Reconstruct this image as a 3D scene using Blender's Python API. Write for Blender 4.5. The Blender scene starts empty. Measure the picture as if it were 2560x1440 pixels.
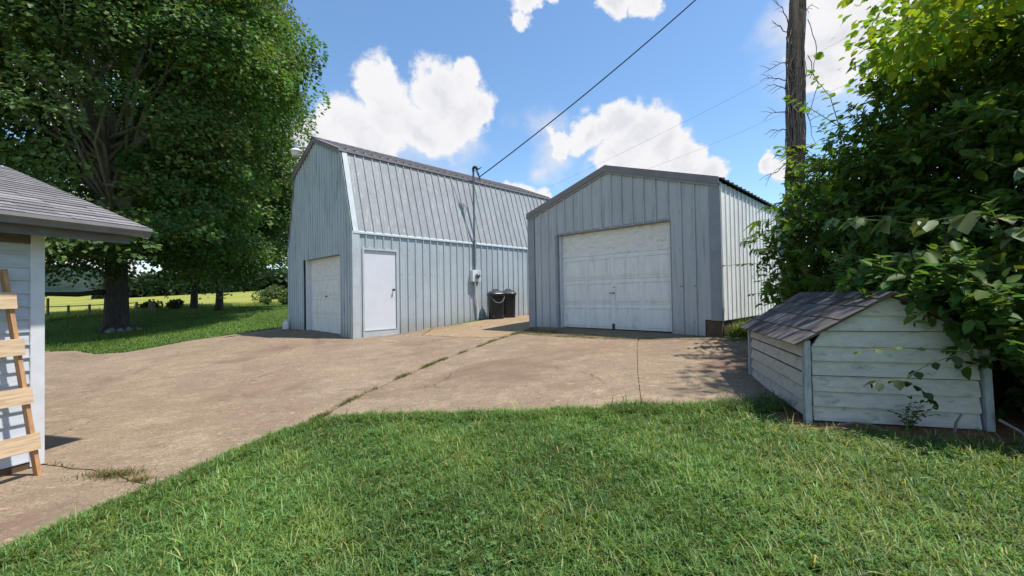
import bpy, bmesh, math, random
import numpy as np
from mathutils import Vector, Matrix
from mathutils.geometry import delaunay_2d_cdt

SC = bpy.context.scene
COL = SC.collection
random.seed(7)
RNG = np.random.default_rng(11)
R = math.radians

# ------------------------------------------------------------------ camera
cam_d = bpy.data.cameras.new("camera")
cam_d.sensor_width = 36.0
cam_d.lens = 36.0 * 1062.0 / 2560.0
cam_d.clip_start = 0.05
cam_d.clip_end = 3000
cam = bpy.data.objects.new("camera", cam_d)
COL.objects.link(cam)
_r, _p = R(1.0), R(0.97)
_right = Vector((math.cos(_r), 0, -math.sin(_r)))
_u0 = Vector((math.sin(_r), 0, math.cos(_r)))
_f0 = Vector((0, 1, 0))
_fw = _f0 * math.cos(_p) + _u0 * math.sin(_p)
_up = _u0 * math.cos(_p) - _f0 * math.sin(_p)
_m = Matrix((_right, _up, -_fw)).transposed().to_4x4()
cam.matrix_world = _m
SC.camera = cam

# ------------------------------------------------------------------ light
SUN_EL = R(67)
SUN_XY = Vector((0.97, -0.2)).normalized()
sun_d = bpy.data.lights.new("sun", "SUN")
sun_d.energy = 3.8
sun_d.angle = R(1.2)
sun_d.color = (1.0, 0.95, 0.87)
sun = bpy.data.objects.new("sun", sun_d)
COL.objects.link(sun)
SUN_DIR = Vector((SUN_XY.x * math.cos(SUN_EL), SUN_XY.y * math.cos(SUN_EL), math.sin(SUN_EL)))
sun.rotation_euler = SUN_DIR.to_track_quat("Z", "Y").to_euler()
sun.location = (20, -5, 30)

SC.view_settings.view_transform = "Standard"
SC.view_settings.look = "None"
SC.view_settings.gamma = 1.0
SC.view_settings.use_curve_mapping = False
SC.view_settings.exposure = 0.85
SC.render.engine = "CYCLES"
SC.cycles.use_denoising = True
SC.cycles.max_bounces = 8
SC.cycles.diffuse_bounces = 4
SC.cycles.glossy_bounces = 3
SC.cycles.transmission_bounces = 4
SC.cycles.caustics_reflective = False
SC.cycles.caustics_refractive = False
SC.cycles.sample_clamp_indirect = 6


class NT:
    """small node-tree helper"""
    def __init__(self, tree):
        self.t = tree
        self.n = tree.nodes
        self.l = tree.links

    def node(self, kind, **kw):
        nd = self.n.new(kind)
        for k, v in kw.items():
            setattr(nd, k, v)
        return nd

    def put(self, sock, v):
        if v is None:
            return
        if isinstance(v, bpy.types.NodeSocket):
            self.l.new(v, sock)
        else:
            sock.default_value = v

    def math(self, op, a, b=None, c=None, clamp=False):
        nd = self.node("ShaderNodeMath", operation=op)
        nd.use_clamp = clamp
        self.put(nd.inputs[0], a)
        self.put(nd.inputs[1], b)
        self.put(nd.inputs[2], c)
        return nd.outputs[0]

    def vmath(self, op, a, b=None, out=0):
        nd = self.node("ShaderNodeVectorMath", operation=op)
        self.put(nd.inputs[0], a)
        self.put(nd.inputs[1], b)
        return nd.outputs[out]

    def scale(self, a, s):
        nd = self.node("ShaderNodeVectorMath", operation="SCALE")
        self.put(nd.inputs[0], a)
        self.put(nd.inputs["Scale"], s)
        return nd.outputs[0]

    def noise(self, vec, scale, detail=4, rough=0.55, out="Fac", dist=0.0):
        nd = self.node("ShaderNodeTexNoise")
        self.put(nd.inputs["Vector"], vec)
        nd.inputs["Scale"].default_value = scale
        nd.inputs["Detail"].default_value = detail
        nd.inputs["Roughness"].default_value = rough
        nd.inputs["Distortion"].default_value = dist
        return nd.outputs[out]

    def smooth(self, v, lo, hi, to0=0.0, to1=1.0):
        nd = self.node("ShaderNodeMapRange", interpolation_type="SMOOTHSTEP")
        self.put(nd.inputs[0], v)
        nd.inputs[1].default_value = lo
        nd.inputs[2].default_value = hi
        nd.inputs[3].default_value = to0
        nd.inputs[4].default_value = to1
        return nd.outputs[0]

    def mix(self, fac, a, b, blend="MIX"):
        nd = self.node("ShaderNodeMix", data_type="RGBA", blend_type=blend)
        self.put(nd.inputs[0], fac)
        for s, v in ((nd.inputs[6], a), (nd.inputs[7], b)):
            self.put(s, (*v, 1.0) if isinstance(v, tuple) and len(v) == 3 else v)
        return nd.outputs[2]

    def mapping(self, vec, scale=(1, 1, 1), rot=(0, 0, 0)):
        nd = self.node("ShaderNodeMapping")
        self.put(nd.inputs[0], vec)
        nd.inputs["Scale"].default_value = scale
        nd.inputs["Rotation"].default_value = rot
        return nd.outputs[0]


# ------------------------------------------------------------------ sky with cumulus
world = bpy.data.worlds.new("World")
SC.world = world
world.use_nodes = True
W = NT(world.node_tree)
W.n.clear()
sky = W.node("ShaderNodeTexSky", sky_type="NISHITA")
sky.sun_disc = False
sky.sun_elevation = SUN_EL
sky.sun_rotation = math.atan2(SUN_XY.x, SUN_XY.y)
sky.altitude = 200
sky.air_density = 1.15
sky.dust_density = 0.25
sky.ozone_density = 2.0
SKY_STRENGTH = 0.108
tc = W.node("ShaderNodeTexCoord")
D = W.vmath("NORMALIZE", tc.outputs["Generated"])
n1 = W.noise(D, 7.0, 7, 0.6, out="Color")
n1 = W.vmath("SUBTRACT", n1, (0.5, 0.5, 0.5))
Dd = W.vmath("ADD", D, W.scale(n1, 0.16))
n2 = W.noise(D, 22.0, 3, 0.5, out="Color")
n2 = W.vmath("SUBTRACT", n2, (0.5, 0.5, 0.5))
Dd = W.vmath("ADD", Dd, W.scale(n2, 0.042))
# cumulus heaps: (tangent of azimuth, tangent of elevation, angular radius)
HEAPS = [(-0.30, 0.50, .085), (-0.27, 0.43, .11), (-0.17, 0.50, .09), (-0.115, 0.525, .06), (-0.12, 0.44, .11),
         (-0.06, 0.43, .075), (-0.38, 0.41, .10), (-0.46, 0.37, .10), (-0.20, 0.40, .12), (-0.33, 0.36, .10),
         (0.25, 0.405, .075), (0.19, 0.385, .07), (0.30, 0.365, .09), (0.37, 0.34, .085), (0.43, 0.325, .07), (0.475, 0.29, .065),
         (0.27, 0.31, .09), (0.36, 0.27, .10), (0.45, 0.25, .09), (0.13, 0.36, .05),
         (0.03, 0.70, .055), (0.10, 0.72, .05), (0.25, 0.72, .06), (0.33, 0.74, .07),
         (0.79, 0.60, .11), (0.90, 0.60, .13), (0.74, 0.53, .08), (0.84, 0.70, .14), (0.97, 0.66, .13), (0.78, 0.76, .12),
         (0.0, 0.225, .055), (0.05, 0.205, .06), (-0.05, 0.21, .05),
         (0.63, 0.30, .035), (0.66, 0.28, .04),
         (-0.52, 0.28, .07), (-0.56, 0.33, .08), (-0.62, 0.25, .09), (-0.75, 0.22, .12), (-1.0, 0.16, .16), (-0.9, 0.3, .12),
         (-1.1, 0.5, .12), (-0.9, 0.62, .12)]
best = None
for gx, gz_, rad in HEAPS:
    L = math.sqrt(1 + gx * gx + gz_ * gz_)
    c = (gx / L, 1 / L, gz_ / L)
    k = 1 / L ** 1.0
    dist = W.vmath("DISTANCE", Dd, c, out=1)
    f = W.math("MULTIPLY_ADD", dist, -1.0 / (rad * k * 0.82), 1.0)
    best = f if best is None else W.math("MAXIMUM", best, f)
# the rest of the sky carries the same kind of broken cumulus
sep = W.node("ShaderNodeSeparateXYZ")
W.put(sep.inputs[0], D)
gen = W.noise(Dd, 2.6, 3, 0.5)
behind = W.smooth(sep.outputs[1], 0.35, 0.05)
gen = W.math("MULTIPLY", W.smooth(gen, 0.56, 0.72), behind)
best = W.math("MAXIMUM", best, W.math("MULTIPLY_ADD", gen, 1.0, -0.1))
dens = W.smooth(best, -0.04, 0.30)
# thin, softer vapour under and beside the heaps
VEILS = [(-0.36, .36, .14), (-0.24, .375, .15), (-0.14, .39, .12), (-0.45, .33, .15), (0.33, .28, .16), (0.11, .34, .10), (0.06, .30, .06), (0.82, .58, .22), (0.72, .62, .14), (-0.7, .3, .3), (0.18, .47, .03)]
Ds = W.vmath("ADD", D, W.scale(n1, 0.22))
veil = None
for gx, gz_, rad in VEILS:
    L = math.sqrt(1 + gx * gx + gz_ * gz_)
    dist = W.vmath("DISTANCE", Ds, (gx / L, 1 / L, gz_ / L), out=1)
    f = W.math("MULTIPLY_ADD", dist, -L / rad, 1.0)
    veil = f if veil is None else W.math("MAXIMUM", veil, f)
soft = W.math("MULTIPLY", W.smooth(veil, 0.0, 0.95), 0.80)
alpha = W.math("MAXIMUM", dens, soft)
thick = W.smooth(best, 0.25, 0.85)
detail = W.noise(Dd, 11.0, 4, 0.55)
tone = W.math("MULTIPLY_ADD", W.smooth(detail, 0.36, 0.62), 0.75, 0.08)
shade = W.math("MULTIPLY", thick, tone, clamp=True)
cl = W.mix(shade, (4.8, 4.8, 4.9), (3.75, 3.78, 4.15))
cl = W.mix(W.math("SUBTRACT", 1.0, dens, clamp=True), cl, (4.1, 4.2, 4.6))
skycol = W.mix(1.0, sky.outputs[0], (0.82, 0.96, 1.04), "MULTIPLY")
allsky = W.mix(alpha, skycol, cl)
bg = W.node("ShaderNodeBackground")
W.put(bg.inputs[0], allsky)
bg.inputs[1].default_value = SKY_STRENGTH
wo = W.node("ShaderNodeOutputWorld")
W.l.new(bg.outputs[0], wo.inputs[0])
world.cycles.sampling_method = "MANUAL"
world.cycles.sample_map_resolution = 512

# ------------------------------------------------------------------ materials
def new_mat(name):
    m = bpy.data.materials.new(name)
    m.use_nodes = True
    t = NT(m.node_tree)
    t.n.clear()
    out = t.node("ShaderNodeOutputMaterial")
    b = t.node("ShaderNodeBsdfPrincipled")
    t.l.new(b.outputs[0], out.inputs[0])
    return m, t, b, out


def bump(t, b, h, strength=0.3, dist=0.01):
    bn = t.node("ShaderNodeBump")
    bn.inputs["Strength"].default_value = strength
    bn.inputs["Distance"].default_value = dist
    t.put(bn.inputs["Height"], h)
    t.l.new(bn.outputs[0], b.inputs["Normal"])


def wcoord(t):
    g = t.node("ShaderNodeNewGeometry")
    return g.outputs["Position"]


def plain(name, c, rough=0.6, var=0.12, scale=9.0, metal=0.0, spec=0.3, bmp=0.1, stretch=(1, 1, 1), dirt=None, dirt_amt=0.0, dirt_scale=3.0):
    m, t, b, o = new_mat(name)
    p = wcoord(t)
    ps = t.mapping(p, stretch)
    n = t.noise(ps, scale, 6, 0.6)
    lo = tuple(x * (1 - var) for x in c)
    hi = tuple(min(1, x * (1 + var)) for x in c)
    col = t.mix(t.smooth(n, 0.3, 0.7), lo, hi)
    if dirt:
        d = t.noise(ps, dirt_scale, 8, 0.68)
        col = t.mix(t.math("MULTIPLY", t.smooth(d, 0.52, 0.70), dirt_amt), col, dirt)
    t.put(b.inputs["Base Color"], col)
    b.inputs["Roughness"].default_value = rough
    b.inputs["Metallic"].default_value = metal
    b.inputs["Specular IOR Level"].default_value = spec
    if bmp:
        bump(t, b, t.noise(ps, scale * 6, 4, 0.6), bmp, 0.004)
    return m


def painted_metal(name, c, streak, amt, wave=0.4):
    """rolled sheet metal: paint, vertical weather streaks, faint oil-canning"""
    m, t, b, o = new_mat(name)
    p = wcoord(t)
    st = t.noise(t.mapping(p, (9, 9, 0.55)), 1.6, 7, 0.65)
    fine = t.noise(t.mapping(p, (30, 30, 6)), 2.0, 4, 0.6)
    big = t.noise(p, 0.8, 3, 0.5)
    col = t.mix(t.smooth(big, 0.3, 0.7), tuple(x * 0.93 for x in c), tuple(min(1, x * 1.06) for x in c))
    col = t.mix(t.math("MULTIPLY", t.smooth(st, 0.50, 0.72), amt), col, streak)
    col = t.mix(t.math("MULTIPLY", t.smooth(fine, 0.5, 0.75), 0.25 * amt), col, tuple(x * 0.6 for x in c))
    info = t.node("ShaderNodeObjectInfo")
    col = t.mix(t.math("MULTIPLY", info.outputs["Random"], 0.10), col, tuple(x * 0.3 for x in c))
    sp = t.noise(t.mapping(p, (22, 22, 14)), 3.0, 3, 0.6)
    col = t.mix(t.math("MULTIPLY", t.smooth(sp, 0.60, 0.72), 0.35 * amt), col, (0.12, 0.10, 0.085))
    zz = t.node("ShaderNodeSeparateXYZ")
    t.put(zz.inputs[0], p)
    splash = t.math("MULTIPLY", t.smooth(t.math("ADD", zz.outputs[2], t.math("MULTIPLY_ADD", t.noise(p, 3.0, 5, 0.65), 0.7, -0.35)), -0.45, -0.95), 0.42)
    col = t.mix(splash, col, (0.26, 0.205, 0.15))
    t.put(b.inputs["Base Color"], col)
    b.inputs["Roughness"].default_value = 0.48
    b.inputs["Specular IOR Level"].default_value = 0.35
    h = t.math("ADD", t.noise(p, 2.2, 2, 0.5), t.math("MULTIPLY", fine, 0.04))
    bump(t, b, h, wave, 0.03)
    return m


def leaf_mat(name, trans=0.35, gloss=0.35, tint=(1.25, 1.2, 0.45)):
    m, t, b, o = new_mat(name)
    a = t.node("ShaderNodeAttribute", attribute_name="col")
    col = a.outputs["Color"]
    t.put(b.inputs["Base Color"], col)
    b.inputs["Roughness"].default_value = 0.45
    b.inputs["Specular IOR Level"].default_value = gloss
    tr = t.node("ShaderNodeBsdfTranslucent")
    t.put(tr.inputs[0], t.mix(1.0, col, tint, "MULTIPLY"))
    mx = t.node("ShaderNodeMixShader")
    mx.inputs[0].default_value = trans
    t.l.new(b.outputs[0], mx.inputs[1])
    t.l.new(tr.outputs[0], mx.inputs[2])
    t.l.new(mx.outputs[0], o.inputs[0])
    return m


M = {}
M["barn"] = painted_metal("barn_paint", (0.40, 0.452, 0.48), (0.27, 0.305, 0.325), 0.45)
M["gable"] = painted_metal("gable_paint", (0.46, 0.52, 0.545), (0.17, 0.195, 0.215), 0.8)
M["roofsheet"] = painted_metal("roof_sheet", (0.275, 0.29, 0.30), (0.47, 0.48, 0.485), 0.75)
M["trim"] = plain("trim_paint", (0.43, 0.47, 0.49), 0.5, 0.08, 5)
M["garage"] = painted_metal("garage_paint", (0.44, 0.455, 0.465), (0.22, 0.23, 0.24), 0.6)
M["garage_trim"] = plain("garage_trim", (0.26, 0.275, 0.30), 0.5, 0.08, 5)
M["fascia"] = plain("roof_trim_metal", (0.20, 0.185, 0.19), 0.5, 0.1, 4)
M["whitemetal"] = painted_metal("white_sheet", (0.82, 0.83, 0.84), (0.55, 0.56, 0.56), 0.35)
M["roofdark"] = plain("dark_roof", (0.10, 0.10, 0.11), 0.5, 0.15, 5)
M["door"] = plain("door_white", (0.60, 0.62, 0.66), 0.45, 0.03, 3, bmp=0.03)
M["odoor"] = plain("overhead_door", (0.76, 0.75, 0.72), 0.55, 0.06, 4, dirt=(0.33, 0.31, 0.27), dirt_amt=0.35, stretch=(3, 3, 0.6))
M["peel"] = plain("peeling_door", (0.74, 0.72, 0.67), 0.65, 0.08, 7, bmp=0.25, stretch=(1, 1, 2.5), dirt=(0.36, 0.32, 0.26), dirt_amt=0.5, dirt_scale=6)
M["white"] = plain("white_trim", (0.62, 0.63, 0.66), 0.55, 0.06, 6)
M["black"] = plain("black_plastic", (0.013, 0.014, 0.017), 0.42, 0.15, 12, spec=0.4)
M["lid"] = plain("lid_plastic", (0.020, 0.025, 0.030), 0.4, 0.15, 12, spec=0.45)
M["dark"] = plain("dark_iron", (0.03, 0.03, 0.035), 0.5, 0.1, 12)
M["inside"] = plain("dark_interior", (0.03, 0.03, 0.03), 0.9, 0.1, 4)
M["galv"] = plain("galvanised", (0.30, 0.33, 0.36), 0.42, 0.12, 14, metal=0.4)
M["conduit"] = plain("conduit_grey", (0.12, 0.14, 0.16), 0.5, 0.1, 10)
M["pvc"] = plain("white_pipe", (0.66, 0.66, 0.66), 0.4, 0.05, 10)
M["cable"] = plain("black_cable", (0.015, 0.016, 0.018), 0.5, 0.1, 10)
M["rope"] = plain("grey_rope", (0.22, 0.22, 0.22), 0.8, 0.15, 40)
M["siding"] = plain("vinyl_siding", (0.50, 0.53, 0.58), 0.5, 0.06, 5, stretch=(1, 1, 4), dirt=(0.36, 0.37, 0.38), dirt_amt=0.4)
M["oldpaint"] = plain("weathered_white", (0.47, 0.44, 0.39), 0.65, 0.1, 5, bmp=0.25, stretch=(2, 2, 5), dirt=(0.15, 0.15, 0.14), dirt_amt=0.6, dirt_scale=4)
M["oldpost"] = plain("weathered_post", (0.34, 0.36, 0.37), 0.7, 0.2, 9, bmp=0.3, stretch=(4, 4, 0.7), dirt=(0.12, 0.11, 0.10), dirt_amt=0.8, dirt_scale=5)
M["gutter"] = plain("grey_gutter", (0.17, 0.16, 0.16), 0.55, 0.1, 6)
M["eave"] = plain("eave_board", (0.13, 0.115, 0.105), 0.75, 0.2, 8, stretch=(1, 1, 4))
M["brownwood"] = plain("brown_board", (0.10, 0.065, 0.04), 0.8, 0.25, 8)
M["pine"] = plain("pine_board", (0.52, 0.375, 0.235), 0.6, 0.20, 4, stretch=(1.2, 1.2, 14), bmp=0.25, dirt=(0.34, 0.20, 0.10), dirt_amt=0.4, dirt_scale=2.5)
M["pinedark"] = plain("stained_rail", (0.43, 0.235, 0.115), 0.6, 0.2, 6, stretch=(9, 9, 1.5), bmp=0.15)
M["bark"] = plain("bark", (0.045, 0.037, 0.031), 0.9, 0.4, 4, bmp=0.9, stretch=(5, 5, 1.0), dirt=(0.085, 0.082, 0.07), dirt_amt=0.5, dirt_scale=2.5)
M["limb"] = plain("limb_bark", (0.25, 0.24, 0.22), 0.9, 0.3, 5, bmp=0.6, stretch=(4, 4, 1.0))
M["polewood"] = plain("pole_wood", (0.13, 0.095, 0.07), 0.9, 0.3, 6, bmp=0.5, stretch=(8, 8, 0.6))
M["vine"] = plain("dead_vine", (0.17, 0.13, 0.115), 0.9, 0.35, 12)
M["twig"] = plain("green_twig", (0.10, 0.11, 0.04), 0.8, 0.3, 12)
M["stem"] = plain("green_stem", (0.14, 0.17, 0.06), 0.7, 0.2, 12)
M["stone"] = plain("field_stone", (0.17, 0.16, 0.14), 0.9, 0.3, 8, bmp=0.5)
M["post"] = plain("fence_post", (0.19, 0.15, 0.10), 0.9, 0.3, 9)
M["glass"] = plain("lamp_lens", (0.62, 0.60, 0.52), 0.25, 0.05, 9)
M["jug"] = plain("milky_plastic", (0.70, 0.71, 0.70), 0.4, 0.04, 9)
M["dial"] = plain("meter_dial", (0.10, 0.11, 0.12), 0.15, 0.15, 30, spec=0.6)
M["leaf"] = leaf_mat("tree_leaf", 0.36, 0.14, (1.1, 1.2, 0.5))
M["bushleaf"] = leaf_mat("shrub_leaf", 0.50, 0.12, (1.5, 1.5, 0.5))
M["bigleaf"] = leaf_mat("broad_leaf", 0.30, 0.15)
M["blade"] = leaf_mat("grass_blade", 0.42, 0.25, (1.15, 1.15, 0.5))


def shingle_mat(name, tones):
    m, t, b, o = new_mat(name)
    p = wcoord(t)
    info = t.node("ShaderNodeObjectInfo")
    rmp = t.node("ShaderNodeValToRGB")
    el = rmp.color_ramp.elements
    el[0].color = (*tones[0], 1)
    el[1].color = (*tones[-1], 1)
    for i, c in enumerate(tones[1:-1]):
        e = el.new((i + 1) / (len(tones) - 1))
        e.color = (*c, 1)
    t.put(rmp.inputs[0], info.outputs["Random"])
    gr = t.noise(p, 180, 2, 0.6)
    med = t.noise(p, 7, 4, 0.6)
    col = t.mix(t.smooth(gr, 0.3, 0.7), rmp.outputs[0], t.mix(1.0, rmp.outputs[0], (0.45, 0.45, 0.47), "MULTIPLY"))
    col = t.mix(t.math("MULTIPLY", t.smooth(med, 0.5, 0.75), 0.4), col, (0.12, 0.115, 0.11))
    t.put(b.inputs["Base Color"], col)
    b.inputs["Roughness"].default_value = 0.95
    b.inputs["Specular IOR Level"].default_value = 0.1
    bump(t, b, gr, 0.4, 0.004)
    return m


M["shingle"] = shingle_mat("asphalt_shingle", [(0.20, 0.185, 0.19), (0.31, 0.29, 0.295), (0.25, 0.235, 0.24), (0.35, 0.325, 0.33)])
M["dshingle"] = shingle_mat("dark_shingle", [(0.055, 0.050, 0.048), (0.185, 0.168, 0.158), (0.09, 0.081, 0.077), (0.25, 0.228, 0.214), (0.125, 0.113, 0.107)])


def concrete(name, base, pale, rust, rust_amt):
    m, t, b, o = new_mat(name)
    p = wcoord(t)
    big = t.noise(p, 0.45, 5, 0.6)
    mid = t.noise(t.mapping(p, (1, 1, 1)), 2.2, 7, 0.68)
    st = t.noise(t.mapping(p, (1.2, 3.2, 1), (0, 0, R(-38))), 1.6, 7, 0.7)
    fine = t.noise(p, 42, 4, 0.7)
    grit = t.noise(p, 130, 2, 0.6)
    col = t.mix(t.smooth(big, 0.35, 0.65), base, tuple(x * 0.80 for x in base))
    col = t.mix(t.math("MULTIPLY", t.smooth(mid, 0.45, 0.68), 0.6), col, pale)
    col = t.mix(t.math("MULTIPLY", t.smooth(t.noise(p, 0.9, 6, 0.65, dist=0.6), 0.5, 0.7), rust_amt), col, rust)
    col = t.mix(t.math("MULTIPLY", t.smooth(st, 0.50, 0.68), 0.6), col, tuple(x * 0.58 for x in base))
    col = t.mix(t.math("MULTIPLY", t.smooth(fine, 0.45, 0.66), 0.8), col, tuple(x * 0.50 for x in base))
    col = t.mix(t.math("MULTIPLY", t.smooth(grit, 0.56, 0.70), 0.6), col, tuple(min(1, x * 1.5) for x in pale))
    fl = t.mapping(p, (1.0, 2.2, 1), (0, 0, R(-25)))
    pit = t.noise(fl, 9.0, 5, 0.6)
    col = t.mix(t.math("MULTIPLY", t.smooth(pit, 0.58, 0.66), 0.34), col, tuple(min(1, x * 1.45) for x in pale))
    col = t.mix(t.math("MULTIPLY", t.smooth(t.noise(fl, 13.0, 5, 0.65, dist=0.4), 0.57, 0.66), 0.65), col, tuple(x * 0.42 for x in base))
    stain = t.noise(p, 0.35, 6, 0.7, dist=0.8)
    col = t.mix(t.math("MULTIPLY", t.smooth(stain, 0.50, 0.64), 0.62), col, tuple(x * 0.62 for x in rust))
    vo = t.node("ShaderNodeTexVoronoi", feature="DISTANCE_TO_EDGE")
    wp = t.vmath("ADD", p, t.scale(t.noise(p, 1.4, 5, 0.6, out="Color"), 0.9))
    t.put(vo.inputs["Vector"], wp)
    vo.inputs["Scale"].default_value = 0.42
    crk = t.math("MULTIPLY", t.smooth(vo.outputs["Distance"], 0.007, 0.0), t.smooth(t.noise(p, 0.6, 2), 0.46, 0.56))
    col = t.mix(t.math("MULTIPLY", crk, 0.6), col, (0.07, 0.055, 0.04))
    t.put(b.inputs["Base Color"], col)
    b.inputs["Roughness"].default_value = 0.9
    b.inputs["Specular IOR Level"].default_value = 0.2
    h = t.math("ADD", t.math("MULTIPLY", fine, 0.7), t.math("MULTIPLY", grit, 0.5))
    h = t.math("SUBTRACT", h, t.math("MULTIPLY", crk, 2.0))
    bump(t, b, h, 0.55, 0.008)
    return m


M["concrete"] = concrete("concrete", (0.248, 0.184, 0.126), (0.345, 0.268, 0.188), (0.225, 0.140, 0.098), 0.55)
M["concrete_orange"] = concrete("concrete_orange", (0.30, 0.212, 0.128), (0.37, 0.275, 0.178), (0.28, 0.175, 0.10), 0.5)
M["concrete_dark"] = concrete("concrete_apron", (0.20, 0.155, 0.10), (0.27, 0.21, 0.15), (0.15, 0.12, 0.06), 0.6)


def ground_mat():
    m, t, b, o = new_mat("lawn_ground")
    p = wcoord(t)
    n = t.noise(p, 0.5, 5, 0.6)
    f = t.noise(p, 16, 6, 0.7)
    g = t.mix(t.smooth(n, 0.35, 0.65), (0.065, 0.120, 0.028), (0.095, 0.145, 0.035))
    g = t.mix(t.math("MULTIPLY", t.smooth(f, 0.42, 0.7), 0.7), g, (0.022, 0.040, 0.012))
    a = t.node("ShaderNodeAttribute", attribute_name="col")
    d = t.mix(t.smooth(t.noise(p, 6, 6, 0.65), 0.35, 0.65), (0.15, 0.08, 0.042), (0.25, 0.14, 0.075))
    mask = t.math("ADD", a.outputs["Fac"], t.math("MULTIPLY_ADD", t.noise(p, 5, 5, 0.65), 0.8, -0.4))
    col = t.mix(t.smooth(mask, 0.35, 0.6), g, d)
    t.put(b.inputs["Base Color"], col)
    b.inputs["Roughness"].default_value = 0.95
    b.inputs["Specular IOR Level"].default_value = 0.1
    bump(t, b, f, 0.9, 0.04)
    return m


def field_mat():
    m, t, b, o = new_mat("hay_field")
    p = wcoord(t)
    n = t.noise(t.mapping(p, (1, 0.35, 1), (0, 0, R(30))), 0.06, 6, 0.62)
    f = t.noise(p, 1.4, 6, 0.7)
    g = t.mix(t.smooth(n, 0.38, 0.62), (0.19, 0.225, 0.042), (0.29, 0.27, 0.07))
    g = t.mix(t.math("MULTIPLY", t.smooth(f, 0.45, 0.7), 0.35), g, (0.20, 0.26, 0.05))
    t.put(b.inputs["Base Color"], g)
    b.inputs["Roughness"].default_value = 0.95
    b.inputs["Specular IOR Level"].default_value = 0.1
    bump(t, b, f, 0.8, 0.3)
    return m


def hill_mat():
    m, t, b, o = new_mat("wooded_hill")
    p = wcoord(t)
    n = t.noise(p, 0.05, 6, 0.7)
    g = t.mix(t.smooth(n, 0.35, 0.65), (0.022, 0.038, 0.034), (0.046, 0.066, 0.054))
    t.put(b.inputs["Base Color"], g)
    b.inputs["Roughness"].default_value = 1.0
    b.inputs["Specular IOR Level"].default_value = 0.0
    bump(t, b, t.noise(p, 0.12, 5, 0.7), 1.0, 6.0)
    return m


M["ground"] = ground_mat()
M["field"] = field_mat()
M["hill"] = hill_mat()

# ------------------------------------------------------------------ building helpers
Z0 = {}


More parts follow.
